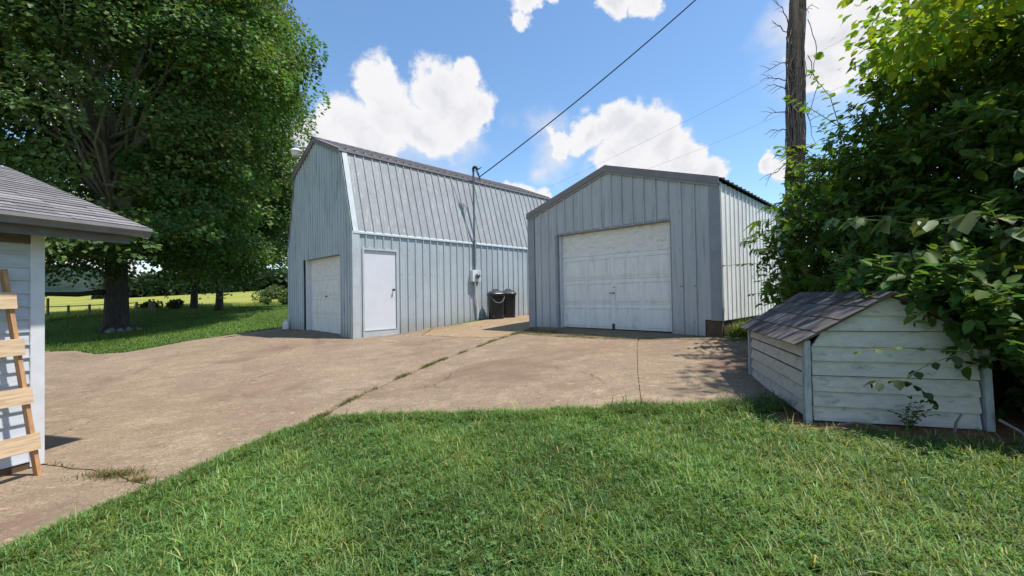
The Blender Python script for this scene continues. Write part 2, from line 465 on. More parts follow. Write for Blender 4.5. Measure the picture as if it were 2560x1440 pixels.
class MB:
    """collects shapes, then links them as ONE mesh object"""
    def __init__(self):
        self.v = []
        self.f = []

    def add(self, verts, faces):
        o = len(self.v)
        self.v += [tuple(p) for p in verts]
        self.f += [tuple(i + o for i in f) for f in faces]

    def hexa(self, c):
        """eight corners: 0-3 bottom ring, 4-7 top ring"""
        self.add(c, [(3, 2, 1, 0), (4, 5, 6, 7), (0, 1, 5, 4), (1, 2, 6, 5), (2, 3, 7, 6), (3, 0, 4, 7)])

    def box(self, x0, x1, y0, y1, z0, z1, bev=0.0):
        x0, x1 = min(x0, x1), max(x0, x1)
        y0, y1 = min(y0, y1), max(y0, y1)
        z0, z1 = min(z0, z1), max(z0, z1)
        if bev <= 0:
            self.hexa([(x0, y0, z0), (x1, y0, z0), (x1, y1, z0), (x0, y1, z0), (x0, y0, z1), (x1, y0, z1), (x1, y1, z1), (x0, y1, z1)])
            return
        bm = bmesh.new()
        bmesh.ops.create_cube(bm, size=1.0)
        for v in bm.verts:
            v.co = Vector(((x0 + x1) / 2 + v.co.x * (x1 - x0), (y0 + y1) / 2 + v.co.y * (y1 - y0), (z0 + z1) / 2 + v.co.z * (z1 - z0)))
        bmesh.ops.bevel(bm, geom=bm.edges[:], offset=bev, segments=1, affect="EDGES")
        bm.verts.index_update()
        self.add([v.co[:] for v in bm.verts], [[v.index for v in f.verts] for f in bm.faces])
        bm.free()

    def beam(self, a, b, w, h, up=(0, 0, 1)):
        a, b, up = Vector(a), Vector(b), Vector(up)
        d = (b - a).normalized()
        s = d.cross(up).normalized()
        t = s.cross(d).normalized()
        c = []
        for q in (a, b):
            c += [q - s * w / 2 - t * h / 2, q + s * w / 2 - t * h / 2, q + s * w / 2 + t * h / 2, q - s * w / 2 + t * h / 2]
        self.hexa([c[i] for i in (0, 1, 2, 3, 4, 5, 6, 7)])

    def tube(self, pts, rad, n=6, cap=True):
        pts = [Vector(p) for p in pts]
        if not hasattr(rad, "__len__"):
            rad = [rad] * len(pts)
        rings = []
        prev = None
        for i, p in enumerate(pts):
            d = (pts[min(i + 1, len(pts) - 1)] - pts[max(i - 1, 0)]).normalized()
            if prev is None:
                s = d.cross(Vector((0.31, 0.17, 1))).normalized() if abs(d.z) < 0.9 else d.cross(Vector((1, 0.2, 0))).normalized()
            else:
                s = (prev - d * prev.dot(d)).normalized()
            prev = s
            t = d.cross(s)
            rings.append([p + (s * math.cos(2 * math.pi * k / n) + t * math.sin(2 * math.pi * k / n)) * rad[i] for k in range(n)])
        vs = [q for r in rings for q in r]
        fs = []
        for i in range(len(rings) - 1):
            for k in range(n):
                a, b = i * n + k, i * n + (k + 1) % n
                fs.append((a, b, b + n, a + n))
        if cap:
            fs.append(tuple(range(n))[::-1])
            fs.append(tuple((len(rings) - 1) * n + k for k in range(n)))
        self.add(vs, fs)

    def lathe(self, prof, n=20, c=(0, 0, 0), sq=0.0):
        """profile of (radius, z); sq > 0 squares the section off"""
        vs, fs = [], []
        for r, z in prof:
            for k in range(n):
                a = 2 * math.pi * (k + 0.5) / n
                ca, sa = math.cos(a), math.sin(a)
                q = 1.0
                if sq:
                    e = 2 + 6 * sq
                    q = 1 / (abs(ca) ** e + abs(sa) ** e) ** (1 / e)
                vs.append((c[0] + r * q * ca, c[1] + r * q * sa, c[2] + z))
        m = len(prof)
        for i in range(m - 1):
            for k in range(n):
                a, b = i * n + k, i * n + (k + 1) % n
                fs.append((a, b, b + n, a + n))
        fs.append(tuple(range(n))[::-1])
        fs.append(tuple((m - 1) * n + k for k in range(n)))
        self.add(vs, fs)

    def prism(self, poly, f, h0, h1):
        """poly of 2-D points, f(s, t, h) -> xyz"""
        n = len(poly)
        vs = [f(s, t, h0) for s, t in poly] + [f(s, t, h1) for s, t in poly]
        fs = [tuple(range(n))[::-1], tuple(range(n, 2 * n))] + [(i, (i + 1) % n, (i + 1) % n + n, i + n) for i in range(n)]
        self.add(vs, fs)

    def build(self, name, mat, parent=None, smooth=False, fix=True):
        me = bpy.data.meshes.new(name)
        dz = Z0.get(parent.name, 0.0) if parent else 0.0
        me.from_pydata([(x, y, z - dz) for x, y, z in self.v], [], self.f)
        if fix:
            bm = bmesh.new()
            bm.from_mesh(me)
            bmesh.ops.recalc_face_normals(bm, faces=bm.faces[:])
            bm.to_mesh(me)
            bm.free()
        me.materials.append(mat)
        if smooth:
            me.polygons.foreach_set("use_smooth", [True] * len(me.polygons))
        return link(name, me, parent)


def link(name, me, parent=None):
    o = bpy.data.objects.new(name, me)
    COL.objects.link(o)
    if parent:
        o.parent = parent
    return o


def tag(o, label=None, cat=None, group=None, kind=None):
    for k, v in (("label", label), ("category", cat), ("group", group), ("kind", kind)):
        if v:
            o[k] = v
    return o


def thing(name, label, cat, loc, rz=0.0, group=None, z0=None):
    """Empty at the base; parts give absolute z, Z0 takes the base height off again"""
    o = bpy.data.objects.new(name, None)
    COL.objects.link(o)
    o.location = loc
    o.rotation_euler = (0, 0, rz)
    o.empty_display_size = 0.2
    Z0[o.name] = loc[2] if z0 is None else z0
    return tag(o, label, cat, group)


def sub(o, parent):
    """register a mesh part so that sub-parts under it take the same base height"""
    Z0[o.name] = Z0.get(parent.name, 0.0)
    return o


def np_mesh(name, V, F, mat, parent=None, col=None, smooth=False):
    """V (n,3) float, F (m,k) int of one face size"""
    me = bpy.data.meshes.new(name)
    V = np.asarray(V, np.float32)
    F = np.asarray(F, np.int32)
    if parent is not None:
        pl = parent.location
        V = V - np.array([pl[0], pl[1], pl[2]], np.float32)
    m, k = F.shape
    me.vertices.add(len(V))
    me.vertices.foreach_set("co", V.ravel())
    me.loops.add(m * k)
    me.loops.foreach_set("vertex_index", F.ravel())
    me.polygons.add(m)
    me.polygons.foreach_set("loop_start", np.arange(m, dtype=np.int32) * k)
    me.polygons.foreach_set("loop_total", np.full(m, k, np.int32))
    if smooth:
        me.polygons.foreach_set("use_smooth", np.ones(m, bool))
    me.update(calc_edges=True)
    if col is not None:
        a = me.attributes.new("col", "FLOAT_COLOR", "POINT")
        c4 = np.ones((len(V), 4), np.float32)
        c4[:, :col.shape[1]] = col
        a.data.foreach_set("color", c4.ravel())
    me.materials.append(mat)
    return link(name, me, parent)


def unit(a):
    return a / np.maximum(np.linalg.norm(a, axis=-1, keepdims=True), 1e-9)


TPL4 = (np.array([[0, 0, 0], [.5, .42, .06], [1, 0, -.05], [.5, -.42, .06]]), np.array([[0, 1, 2], [0, 2, 3]]))
TPL6 = (np.array([[0, 0, 0], [.28, .25, .05], [.66, .22, .02], [1, 0, -.12], [.66, -.22, .02], [.28, -.25, .05]]), np.array([[0, 3, 1], [1, 3, 2], [0, 5, 3], [5, 4, 3]]))
TPL8 = (np.array([[0, 0, 0], [.28, .36, .07], [.62, .36, .05], [1.0, 0, -.10], [.62, -.36, .05], [.28, -.36, .07], [.33, 0, 0], [.68, 0, -.02]]),
        np.array([[0, 6, 1], [1, 6, 2], [6, 7, 2], [7, 3, 2], [0, 5, 6], [5, 4, 6], [6, 4, 7], [7, 4, 3]]))
TPLH = (np.array([[0.0, 0, 0], [-.08, .22, .05], [.08, .43, .06], [.36, .45, .04], [.70, .25, -.02], [1.0, 0, -.14], [.70, -.25, -.02], [.36, -.45, .04], [.08, -.43, .06], [-.08, -.22, .05], [.36, 0, -.03], [.70, 0, -.07]]),
        np.array([[0, 2, 1], [0, 10, 2], [2, 10, 3], [3, 10, 4], [10, 11, 4], [4, 11, 5], [0, 9, 8], [0, 8, 10], [8, 7, 10], [7, 6, 10], [10, 6, 11], [6, 5, 11]]))
TPLN = (np.array([[0, 0, 0], [.3, .13, .03], [.65, .10, 0], [1, 0, -.12], [.65, -.10, 0], [.3, -.13, .03]]), np.array([[0, 1, 5], [1, 2, 5], [2, 4, 5], [2, 3, 4]]))


def leaves(P, A, N, S, tpl):
    """P origin, A long axis, N leaf normal, S size -> V, F"""
    T, TF = tpl
    A = unit(A)
    B = unit(np.cross(N, A))
    C = np.cross(A, B)
    V = P[:, None] + S[:, None, None] * (T[None, :, 0:1] * A[:, None] + T[None, :, 1:2] * B[:, None] + T[None, :, 2:3] * C[:, None])
    n, k = len(P), len(T)
    F = (TF[None] + (np.arange(n) * k)[:, None, None]).reshape(-1, 3)
    return V.reshape(-1, 3), F


def blades(P, A, L, Wd, lean, curl):
    """grass blades: base P, lean direction A (horizontal unit), length, width"""
    n = len(P)
    up = np.array([0, 0, 1.0])
    side = np.stack([-A[:, 1], A[:, 0], np.zeros(n)], 1)
    d0 = unit(A * lean[:, None] + up)
    d1 = unit(A * (lean + curl)[:, None] + up * (1 - 0.45 * curl)[:, None])
    m = P + d0 * (L * .55)[:, None]
    t = m + d1 * (L * .5)[:, None]
    w = side * Wd[:, None] / 2
    V = np.stack([P - w, P + w, m - w * .8, m + w * .8, t], 1).reshape(-1, 3)
    F = (np.array([[0, 1, 3], [0, 3, 2], [2, 3, 4]])[None] + (np.arange(n) * 5)[:, None, None]).reshape(-1, 3)
    return V, F

# ------------------------------------------------------------------ terrain height
HP = np.array([
    (0, 0, -1.376), (-2.5, 3, -1.34), (0, 2.2, -1.26), (2, 2, -1.17), (-1.6, 5.8, -1.15), (-0.2, 9, -.91), (-6, 8, -1.25), (0.4, 4.1, -1.138), (1.2, 6.5, -.965),
    (2.9, 5.16, -1.04), (2.42, 3.5, -1.075), (3.5, 3.2, -1.065), (4.6, 4.2, -1.0), (1.2, 4.2, -1.093), (1.64, 5.65, -1.0),
    (-3.9, 10.57, -1.03), (-3.1, 11.4, -1.005), (-1.15, 13.4, -.765), (.63, 15.25, -.745), (-7.12, 13.69, -.96), (-6.15, 12.75, -.955), (-4.41, 11.06, -1.0), (-2.2, 12.35, -.9), (2.0, 17, -.7), (-4, 15, -.9),
    (.46, 10.5, -.805), (1.1, 9.9, -.785), (3.02, 8.04, -.785), (3.6, 7.45, -.81), (4.7, 8.4, -.82), (6.5, 10.3, -.82), (4, 11, -.8), (1.08, 8.34, -.865), (2.27, 7.7, -.855), (3.9, 7.0, -.815),
    (-4.02, 3.63, -1.385), (-4.1, 3.4, -1.392), (-6, 0, -1.65), (-8, 5, -1.55),
    (-9.6, 12.7, -1.2), (-9.7, 10.86, -1.3), (-13.7, 12.4, -1.42), (-17.46, 18.74, -1.281), (-18.6, 27, -.65), (-23.2, 31, -.62), (-26, 25.5, -.94), (-12, 22, -.82), (-19, 36, -.55),
    (-60, 60, -.2), (-110, 110, 1.4), (-130, 120, 1.9), (-64, 120, 3.2), (0, 120, 4), (90, 120, 4), (60, 40, 0), (20, 20, -.4), (30, 5, -.8), (0, -6, -1.6), (-20, -8, -2.0), (20, -8, -1.2), (-34, 10, -1.6), (-70, 24, -1.2), (8, 5, -.95), (5, 1, -1.05), (-40, 40, -.4)])


def _phi(r2):
    return 0.5 * r2 * np.log(r2 + 1e-9)


def _fit(P, z, lam=0.02):
    n = len(P)
    d2 = ((P[:, None] - P[None]) ** 2).sum(-1)
    A = np.zeros((n + 3, n + 3))
    A[:n, :n] = _phi(d2) + lam * np.eye(n)
    A[:n, n] = 1
    A[:n, n + 1:] = P
    A[n:, :n] = A[:n, n:].T
    return np.linalg.solve(A, np.concatenate([z, np.zeros(3)]))


_HW = _fit(HP[:, :2], HP[:, 2])


def gh(x, y):
    x = np.asarray(x, float)
    y = np.asarray(y, float)
    q = np.stack([x.ravel(), y.ravel()], 1)
    out = np.empty(len(q))
    for i in range(0, len(q), 20000):
        s = q[i:i + 20000]
        d2 = ((s[:, None] - HP[None, :, :2]) ** 2).sum(-1)
        out[i:i + 20000] = _phi(d2) @ _HW[:len(HP)] + _HW[len(HP)] + s @ _HW[len(HP) + 1:]
    return out.reshape(x.shape)


def g1(x, y):
    return float(gh(np.array([x]), np.array([y]))[0])


# lawn edge against the concrete (front lawn), left to right
LAWN = [(-4.3, -3.0), (-3.7, 0.2), (-3.15, 1.6), (-2.833, 2.355), (-2.767, 2.493), (-2.707, 2.663), (-2.654, 2.874), (-2.549, 3.071), (-2.438, 3.312), (-2.355, 3.665), (-2.19, 3.992), (-1.982, 4.33),
        (-1.574, 4.36), (-1.152, 4.311), (-.333, 4.167), (.441, 4.101), (1.205, 4.081), (1.924, 3.984), (2.43, 3.92)]
LAWN_POLY = LAWN + [(2.9, 5.3), (4.2, 6.2), (7.5, 6.5), (7.5, -3.0)]
BACK_EDGE = [(-7.45, 14.45), (-7.68, 14.05), (-8.6, 13.35), (-9.585, 12.72), (-9.75, 11.6), (-9.95, 10.95), (-10.8, 11.04), (-12.4, 12.08), (-13.7, 12.44), (-17, 12.6)]


def inside(px, py, poly):
    r = np.zeros(px.shape, bool)
    n = len(poly)
    for i in range(n):
        x0, y0 = poly[i]
        x1, y1 = poly[(i + 1) % n]
        if y0 == y1:
            continue
        c = ((y0 > py) != (y1 > py)) & (px < (x1 - x0) * (py - y0) / (y1 - y0) + x0)
        r ^= c
    return r


def edge_dist(px, py, line):
    d = np.full(px.shape, 1e9)
    for (x0, y0), (x1, y1) in zip(line[:-1], line[1:]):
        L2 = (x1 - x0) ** 2 + (y1 - y0) ** 2
        t = np.clip(((px - x0) * (x1 - x0) + (py - y0) * (y1 - y0)) / L2, 0, 1)
        d = np.minimum(d, np.hypot(px - x0 - t * (x1 - x0), py - y0 - t * (y1 - y0)))
    return d


def lumps(x, y, s=1.0, seed=0.0):
    return (np.sin(x * 1.7 * s + 1.3 + seed) * np.cos(y * 1.3 * s - .7 + seed) + .6 * np.sin(x * 3.9 * s + y * 2.7 * s + seed) + .4 * np.cos(x * 6.3 * s - y * 7.1 * s + 2 * seed)) / 2.0


# dog-house axes are used for the bare soil
DF = np.array([.96, -.28])
DS = np.array([.28, .96])
DO = np.array([2.42, 3.508])


def soil_mask(x, y):
    a = (x - DO[0]) * DF[0] + (y - DO[1]) * DF[1]
    b = (x - DO[0]) * DS[0] + (y - DO[1]) * DS[1]
    w = .25 + .16 * np.clip(a, 0, 1.6) / 1.2 + .10 * lumps(x, y, 2.2)
    m = np.clip(1.2 - np.maximum(0, -b) / np.maximum(w, .05), 0, 1)
    m = m * np.clip(1.3 - np.maximum(0, -a - .05) / .22, 0, 1) * (b < 3.2) * (a < 3.2)
    return m


def border_y(x, y):
    r = x / np.maximum(y, 1)
    return np.interp(r, [-1.3, -1.1, -.95, -.75, -.52, 0], [22, 24, 27.5, 34, 40, 44])


# ground and field as two sheets cut from one grid
xs = np.concatenate([np.linspace(-160, -32, 44), np.linspace(-31, -12, 48), np.arange(-11.7, 8.0, .28), np.linspace(8.5, 34, 30), np.linspace(38, 130, 26)])
ys = np.concatenate([np.linspace(-12, -2, 14), np.arange(-1.6, 17, .28), np.linspace(17.5, 45, 56), np.linspace(48, 150, 48)])
GX, GY = np.meshgrid(xs, ys)
GZ = gh(GX, GY)
far = (GY > border_y(GX, GY))
nx = len(xs)
idx = np.arange(GX.size).reshape(GX.shape)
quad = np.stack([idx[:-1, :-1], idx[:-1, 1:], idx[1:, 1:], idx[1:, :-1]], -1).reshape(-1, 4)
qfar = far.ravel()[quad].sum(1) >= 2
V3 = np.stack([GX, GY, GZ], -1).reshape(-1, 3)
soil = soil_mask(GX.ravel(), GY.ravel())


def sheet_of(name, sel, mat, col=None):
    F = quad[sel]
    u, inv = np.unique(F, return_inverse=True)
    o = np_mesh(name, V3[u], inv.reshape(-1, 4), mat, None, col[u] if col is not None else None, True)
    return tag(o, kind="structure")


sheet_of("ground", ~qfar, M["ground"], np.repeat(soil[:, None], 3, 1))
sheet_of("field", qfar, M["field"])

# wooded hills on the horizon, a closed ridge on the camera's left and behind the buildings
hv, hf = [], []
nh = 140
for i in range(nh + 1):
    a = R(-100 + 200 * i / nh)
    dist = 420 + 60 * math.sin(a * 3)
    r_ = math.tan(a) if abs(a) < 1.5 else -9
    h = 9 + 13 * math.exp(-((math.degrees(a) + 46.0) / 4.2) ** 2) + 5 * math.exp(-((math.degrees(a) + 60) / 9) ** 2) + 2.2 * math.sin(a * 19) + 1.2 * math.sin(a * 47 + 1)
    for k, (dd, hh) in enumerate(((-170, -.2), (-100, .35), (-40, .8), (0, 1.0), (120, .8))):
        q = dist + dd
        hv.append((q * math.sin(a), q * math.cos(a), 2.0 + hh * h + (0.9 * math.sin(i * 2.3 + k * 1.9) if 0 < k < 4 else 0)))
for i in range(nh):
    for k in range(4):
        a = i * 5 + k
        hf.append((a, a + 5, a + 6, a + 1))
tag(np_mesh("hills", hv, hf, M["hill"], smooth=True), kind="structure")
b = MB()
b.hexa([(-900, -300, -14), (900, -300, -14), (900, 900, -14), (-900, 900, -14), (-900, -300, -6), (900, -300, -6), (900, 900, 1.0), (-900, 900, 1.0)])
tag(b.build("terrain", M["field"]), kind="structure")

# ------------------------------------------------------------------ concrete slabs
def jitter_line(line, amp, step, seed):
    rg = np.random.default_rng(seed)
    out = []
    for (x0, y0), (x1, y1) in zip(line[:-1], line[1:]):
        L = math.hypot(x1 - x0, y1 - y0)
        n = max(1, int(L / step))
        for k in range(n):
            t = k / n
            a = amp if (k or out) else 0
            out.append((x0 + (x1 - x0) * t + rg.normal(0, a), y0 + (y1 - y0) * t + rg.normal(0, a)))
    out.append(line[-1])
    return out


def shift(line, w):
    """offset a polyline to its left by w"""
    out = []
    for i, p in enumerate(line):
        a = line[max(i - 1, 0)]
        c = line[min(i + 1, len(line) - 1)]
        dx, dy = c[0] - a[0], c[1] - a[1]
        L = math.hypot(dx, dy)
        out.append((p[0] - dy / L * w, p[1] + dx / L * w))
    return out


drive = thing("driveway", None, None, (-2, 7, 0), z0=0)
drive["kind"] = "structure"


def slab(poly, mat, lift=.018, grid=.45, depth=.10):
    px = [p[0] for p in poly]
    py = [p[1] for p in poly]
    gx, gy = np.meshgrid(np.arange(min(px), max(px), grid) + .1, np.arange(min(py), max(py), grid) + .1)
    gx, gy = gx.ravel(), gy.ravel()
    ok = inside(gx, gy, poly) & (edge_dist(gx, gy, poly + [poly[0]]) > grid * .35)
    pts = [Vector(p) for p in poly] + [Vector((x, y)) for x, y in zip(gx[ok], gy[ok])]
    n = len(poly)
    res = delaunay_2d_cdt(pts, [], [list(range(n))], 1, 1e-6)
    vo, fo = res[0], res[2]
    X = np.array([v.x for v in vo])
    Y = np.array([v.y for v in vo])
    Z = gh(X, Y) + lift
    top = [(x, y, z) for x, y, z in zip(X, Y, Z)]
    cnt = {}
    for f in fo:
        for i in range(len(f)):
            e = (f[i], f[(i + 1) % len(f)])
            cnt[e] = 1
    rim = [e for e in cnt if (e[1], e[0]) not in cnt]
    verts = list(top)
    faces = [tuple(f) for f in fo]
    low = {}
    for e in rim:
        for q in e:
            if q not in low:
                low[q] = len(verts)
                verts.append((X[q], Y[q], Z[q] - depth))
        faces.append((e[1], e[0], low[e[0]], low[e[1]]))
    b = MB()
    b.v = [(x + 2, y - 7, z) for x, y, z in verts]
    b.f = faces
    return b.build("concrete_slab", mat, drive)


J1 = jitter_line([(-2.03, 4.30), (-1.884, 4.967), (-1.627, 5.8), (-1.195, 6.96), (-.627, 8.12), (-.185, 9.0)], .012, .22, 3)
J1b = jitter_line([(-.185, 9.0), (.163, 9.49)], .01, .2, 4)
J3 = jitter_line([(-4.1, 3.66), (-3.62, 3.5), (-3.21, 3.35), (-2.88, 3.21), (-2.45, 3.02)], .012, .15, 5)
JE = jitter_line([(-2.25, 12.2), (-2.3, 10.75), (-1.29, 9.72), (-.447, 9.2), (-.185, 9.0)], .012, .25, 6)
J2 = jitter_line([(1.20, 4.0), (1.644, 5.65), (2.273, 7.728)], .006, .3, 7)
JA = jitter_line([(.163, 9.49), (.50, 8.95), (1.083, 8.344), (1.7, 8.0), (2.273, 7.728), (3.2, 7.25), (3.95, 6.95)], .012, .2, 8)
lawn_j = jitter_line(LAWN, .012, .18, 9)
iA = LAWN.index((-2.549, 3.071))
back_j = jitter_line(BACK_EDGE, .02, .4, 10)


def under(line):
    """the lawn creeps over the slab's rim"""
    return shift(line, -.09)


# big left slab
A_ = shift(J3, .012)[::-1]                              # from lawn end to the shed
polyA = [(-2.43, 3.06)] + [p for p in under(jitter_line(LAWN[iA + 1:12], .012, .18, 12))] + shift(J1, .009) + shift(JE, -.016)[::-1][1:] + [(-3.0, 12.2), (-7.2, 14.2)] + back_j + [(-17, 4.0), (-4.1, 3.68)] + shift(J3, .005)[1:-1]
slab(polyA, M["concrete"])
# front-left slab beside the shed
polyD = shift(J3, -.005) + under(jitter_line(LAWN[:iA + 1][::-1], .012, .18, 13)) + [(-4.3, -3.0), (-9.5, -3.0), (-7.5, 3.6)]
slab(polyD, M["concrete"], lift=.016)
# right slab in two halves
il = LAWN.index((1.205, 4.081))
polyB1 = shift(J1, -.009) + shift(J1b, -.009)[1:-1] + [(.17, 9.44)] + shift(JA, -.02)[1:-5][:0] + [p for p in shift(JA, -.02) if p[0] < 2.24][1:] + [(2.262, 7.70)] + shift(J2, .0035)[::-1][1:-1] + [(1.195, 3.99)] + under(jitter_line(LAWN[11:il + 1], .012, .18, 14))[::-1][1:]
slab(polyB1, M["concrete"], lift=.019)
polyB2 = [(1.21, 3.99)] + shift(J2, -.0035)[1:-1] + [(2.285, 7.69)] + [p for p in shift(JA, -.02) if p[0] > 2.32] + [(4.3, 6.9), (4.0, 5.9), (2.62, 4.2), (2.40, 3.86), (1.9, 3.93)]
slab(polyB2, M["concrete"], lift=.017)
# apron at the garage, strip between the buildings
polyC = [p for p in shift(JA, .02)] + [(3.75, 7.3), (3.6, 7.75), (1.0, 10.4), (.45, 10.75)]
slab(polyC, M["concrete_dark"], lift=.014)
polyE = shift(JE, .016) + shift(J1b, .016)[1:] + [(.2, 9.6), (.42, 10.3), (.7, 11.0), (3.0, 16.5), (1.5, 16.6)]
slab(polyE, M["concrete_orange"], lift=.016)

# ------------------------------------------------------------------ ribbed sheet metal
ANG = math.atan2(.717, .697)


def profile(s0, s1, sp, hgt=.02, phase=0.0, minor=True):
    pts = []
    k0 = int(math.floor((s0 - phase) / sp)) - 1
    for k in range(k0, k0 + int((s1 - s0) / sp) + 4):
        c = phase + k * sp
        hgt_ = hgt * 1.4
        pts += [(c - .024, 0), (c - .013, hgt_), (c + .013, hgt_), (c + .024, 0)]
        if minor:
            for q in (1 / 3, 2 / 3):
                m = c + sp * q
                pts += [(m - .014, 0), (m - .006, .0035), (m + .006, .0035), (m + .014, 0)]
    return clip_prof(pts, s0, s1)


def profile_round(s0, s1, sp, hgt=.055, phase=0.0):
    pts = []
    k0 = int(math.floor((s0 - phase) / sp)) - 1
    for k in range(k0, k0 + int((s1 - s0) / sp) + 4):
        c = phase + k * sp
        pts += [(c - .058, 0), (c - .044, hgt * .9), (c - .034, hgt), (c + .034, hgt), (c + .044, hgt * .9), (c + .058, 0)]
    return clip_prof(pts, s0, s1)


def clip_prof(pts, s0, s1):
    pts.sort()
    xs_ = [p[0] for p in pts]
    hs_ = [p[1] for p in pts]
    out = [(s0, float(np.interp(s0, xs_, hs_)))] + [p for p in pts if s0 + .001 < p[0] < s1 - .001] + [(s1, float(np.interp(s1, xs_, hs_)))]
    return out


def sheet(name, mat, parent, f, prof, lo, hi, lift=0.0, thick=.004, knots=None):
    """f(s, t, h) -> xyz; lo / hi: numbers or functions of s"""
    b = MB()
    lo_ = lo if callable(lo) else (lambda s: lo)
    hi_ = hi if callable(hi) else (lambda s: hi)
    top, bot = [], []
    vs = []
    n = len(prof)
    for dh in (lift + thick, lift):
        for s, h in prof:
            vs.append(f(s, lo_(s), h + dh))
        for s, h in prof:
            vs.append(f(s, hi_(s), h + dh))
    fs = []
    for i in range(n - 1):
        fs.append((i, i + 1, n + i + 1, n + i))
        o = 2 * n
        fs.append((o + n + i, o + n + i + 1, o + i + 1, o + i))
        fs.append((i + 1, i, o + i, o + i + 1))
        fs.append((n + i, n + i + 1, o + n + i + 1, o + n + i))
    fs += [(0, n, 3 * n, 2 * n), (n - 1, 2 * n + n - 1, 3 * n + n - 1, 2 * n - 1)]
    b.add(vs, fs)
    return b.build(name, mat, parent, fix=False)


def cells(s0, s1, step, cuts=()):
    e = [s0]
    while e[-1] + step < s1 - .05:
        e.append(e[-1] + step)
    e.append(s1)
    e = sorted(set(e) | {c for c in cuts if s0 < c < s1})
    return list(zip(e[:-1], e[1:]))


def overhead_door(parent, f, s0, s1, z0, z1, nsec=4, handle_s=None, plain_top=True):
    """sectional door of embossed panels; f(s, z, h), h outwards"""
    secs = []
    hh = (z1 - z0) / nsec
    door = None
    for k in range(nsec):
        a, c = z0 + k * hh, z0 + (k + 1) * hh
        b = MB()
        poly = [(s0, a + .008), (s1, a + .008), (s1, c - .008), (s0, c - .008)]
        b.prism(poly, f, -.04, 0)
        # tongue behind the joint
        b.prism([(s0, c - .008), (s1, c - .008), (s1, c + .006), (s0, c + .006)], f, -.035, -.010)
        w = (s1 - s0) / 4
        if not (plain_top and k == nsec - 1):
            for j in range(4):
                p0, p1 = s0 + j * w + .075, s0 + (j + 1) * w - .075
                q0, q1 = a + .085, c - .085
                g = .022
                # frame groove as a raised, chamfered border round a raised field
                for (v0, v1) in ((q0 - g, q0), (q1, q1 + g)):
                    b.prism([(p0 - g, v0), (p1 + g, v0), (p1 + g, v1), (p0 - g, v1)], f, .0005, .020)
                for (u0, u1) in ((p0 - g, p0 - g + .008), (p1 + g - .008, p1 + g)):
                    b.prism([(u0, q0), (u1, q0), (u1, q1), (u0, q1)], f, .0005, .005)
                pts0 = [(p0 + .004, q0 + .004), (p1 - .004, q0 + .004), (p1 - .004, q1 - .004), (p0 + .004, q1 - .004)]
                pts1 = [(p0 + .03, q0 + .03), (p1 - .03, q0 + .03), (p1 - .03, q1 - .03), (p0 + .03, q1 - .03)]
                vs = [f(s, t, .0005) for s, t in pts0] + [f(s, t, .010) for s, t in pts1]
                b.add(vs, [(4, 5, 6, 7)] + [(i, (i + 1) % 4, (i + 1) % 4 + 4, i + 4) for i in range(4)])
        if door is None:
            door = b.build("garage_door", M["odoor"], parent)
            sub(door, parent)
        else:
            o = b.build("door_section", M["peel"] if (plain_top and k == nsec - 1) else M["odoor"], door)
    return door


# ------------------------------------------------------------------ gambrel barn
BC = (-3.913, 10.57)
BZ = -1.06
barn = thing("gambrel_barn", "tall blue grey metal barn with a steep gambrel roof and a white walk-in door", "barn", (BC[0], BC[1], BZ), ANG)
BL = 8.45      # length
BWD = 4.5      # width
SEAM = 1.66
KN = (.62, 3.87)
PK = (BWD / 2, 4.57)
front_wall = lambda s, t, h: (s, -h, t)              # wall facing the bins, s along the barn
gable = lambda s, t, h: (-h, s, t)                   # wall facing the drive, s across
slope_len = math.hypot(KN[0], KN[1] - SEAM)
sd = (KN[0] / slope_len, (KN[1] - SEAM) / slope_len)
lower_roof = lambda s, t, h: (s, t * sd[0] - h * sd[1], SEAM + t * sd[1] + h * sd[0])
lower_roof_far = lambda s, t, h: (s, BWD - t * sd[0] + h * sd[1], SEAM + t * sd[1] + h * sd[0])
SP = .245


def gambrel_top(v):
    v = min(v, BWD - v)
    if v < KN[0]:
        return SEAM + (KN[1] - SEAM) * v / KN[0]
    return KN[1] + (PK[1] - KN[1]) * (v - KN[0]) / (PK[0] - KN[0])


# side wall sheets, broken round the door
d0, d1, dz = .20, 1.205, 1.27
k = 0
for s0, s1 in cells(0.10, BL, SP * 4, (d0, d1)):
    lo = dz if (s0 >= d0 - .01 and s1 <= d1 + .01) else -1.3
    sheet("wall_sheet", M["barn"], barn, front_wall, profile(s0, s1, SP, .02, .06), lo, SEAM - .005, lift=.002 * (k % 2))
    k += 1
for i, (s0, s1) in enumerate(cells(0.0, BL, SP * 4)):
    sheet("roof_sheet", M["roofsheet"], barn, lower_roof, profile(s0 + (.08 if i == 0 else 0), s1, SP, .02, .06), .02, slope_len - .01, lift=.002 * (i % 2))
    sheet("roof_sheet", M["roofsheet"], barn, lower_roof_far, profile(s0, s1, SP * 2, .02, .06, False), .02, slope_len - .01, lift=.002 * (i % 2))
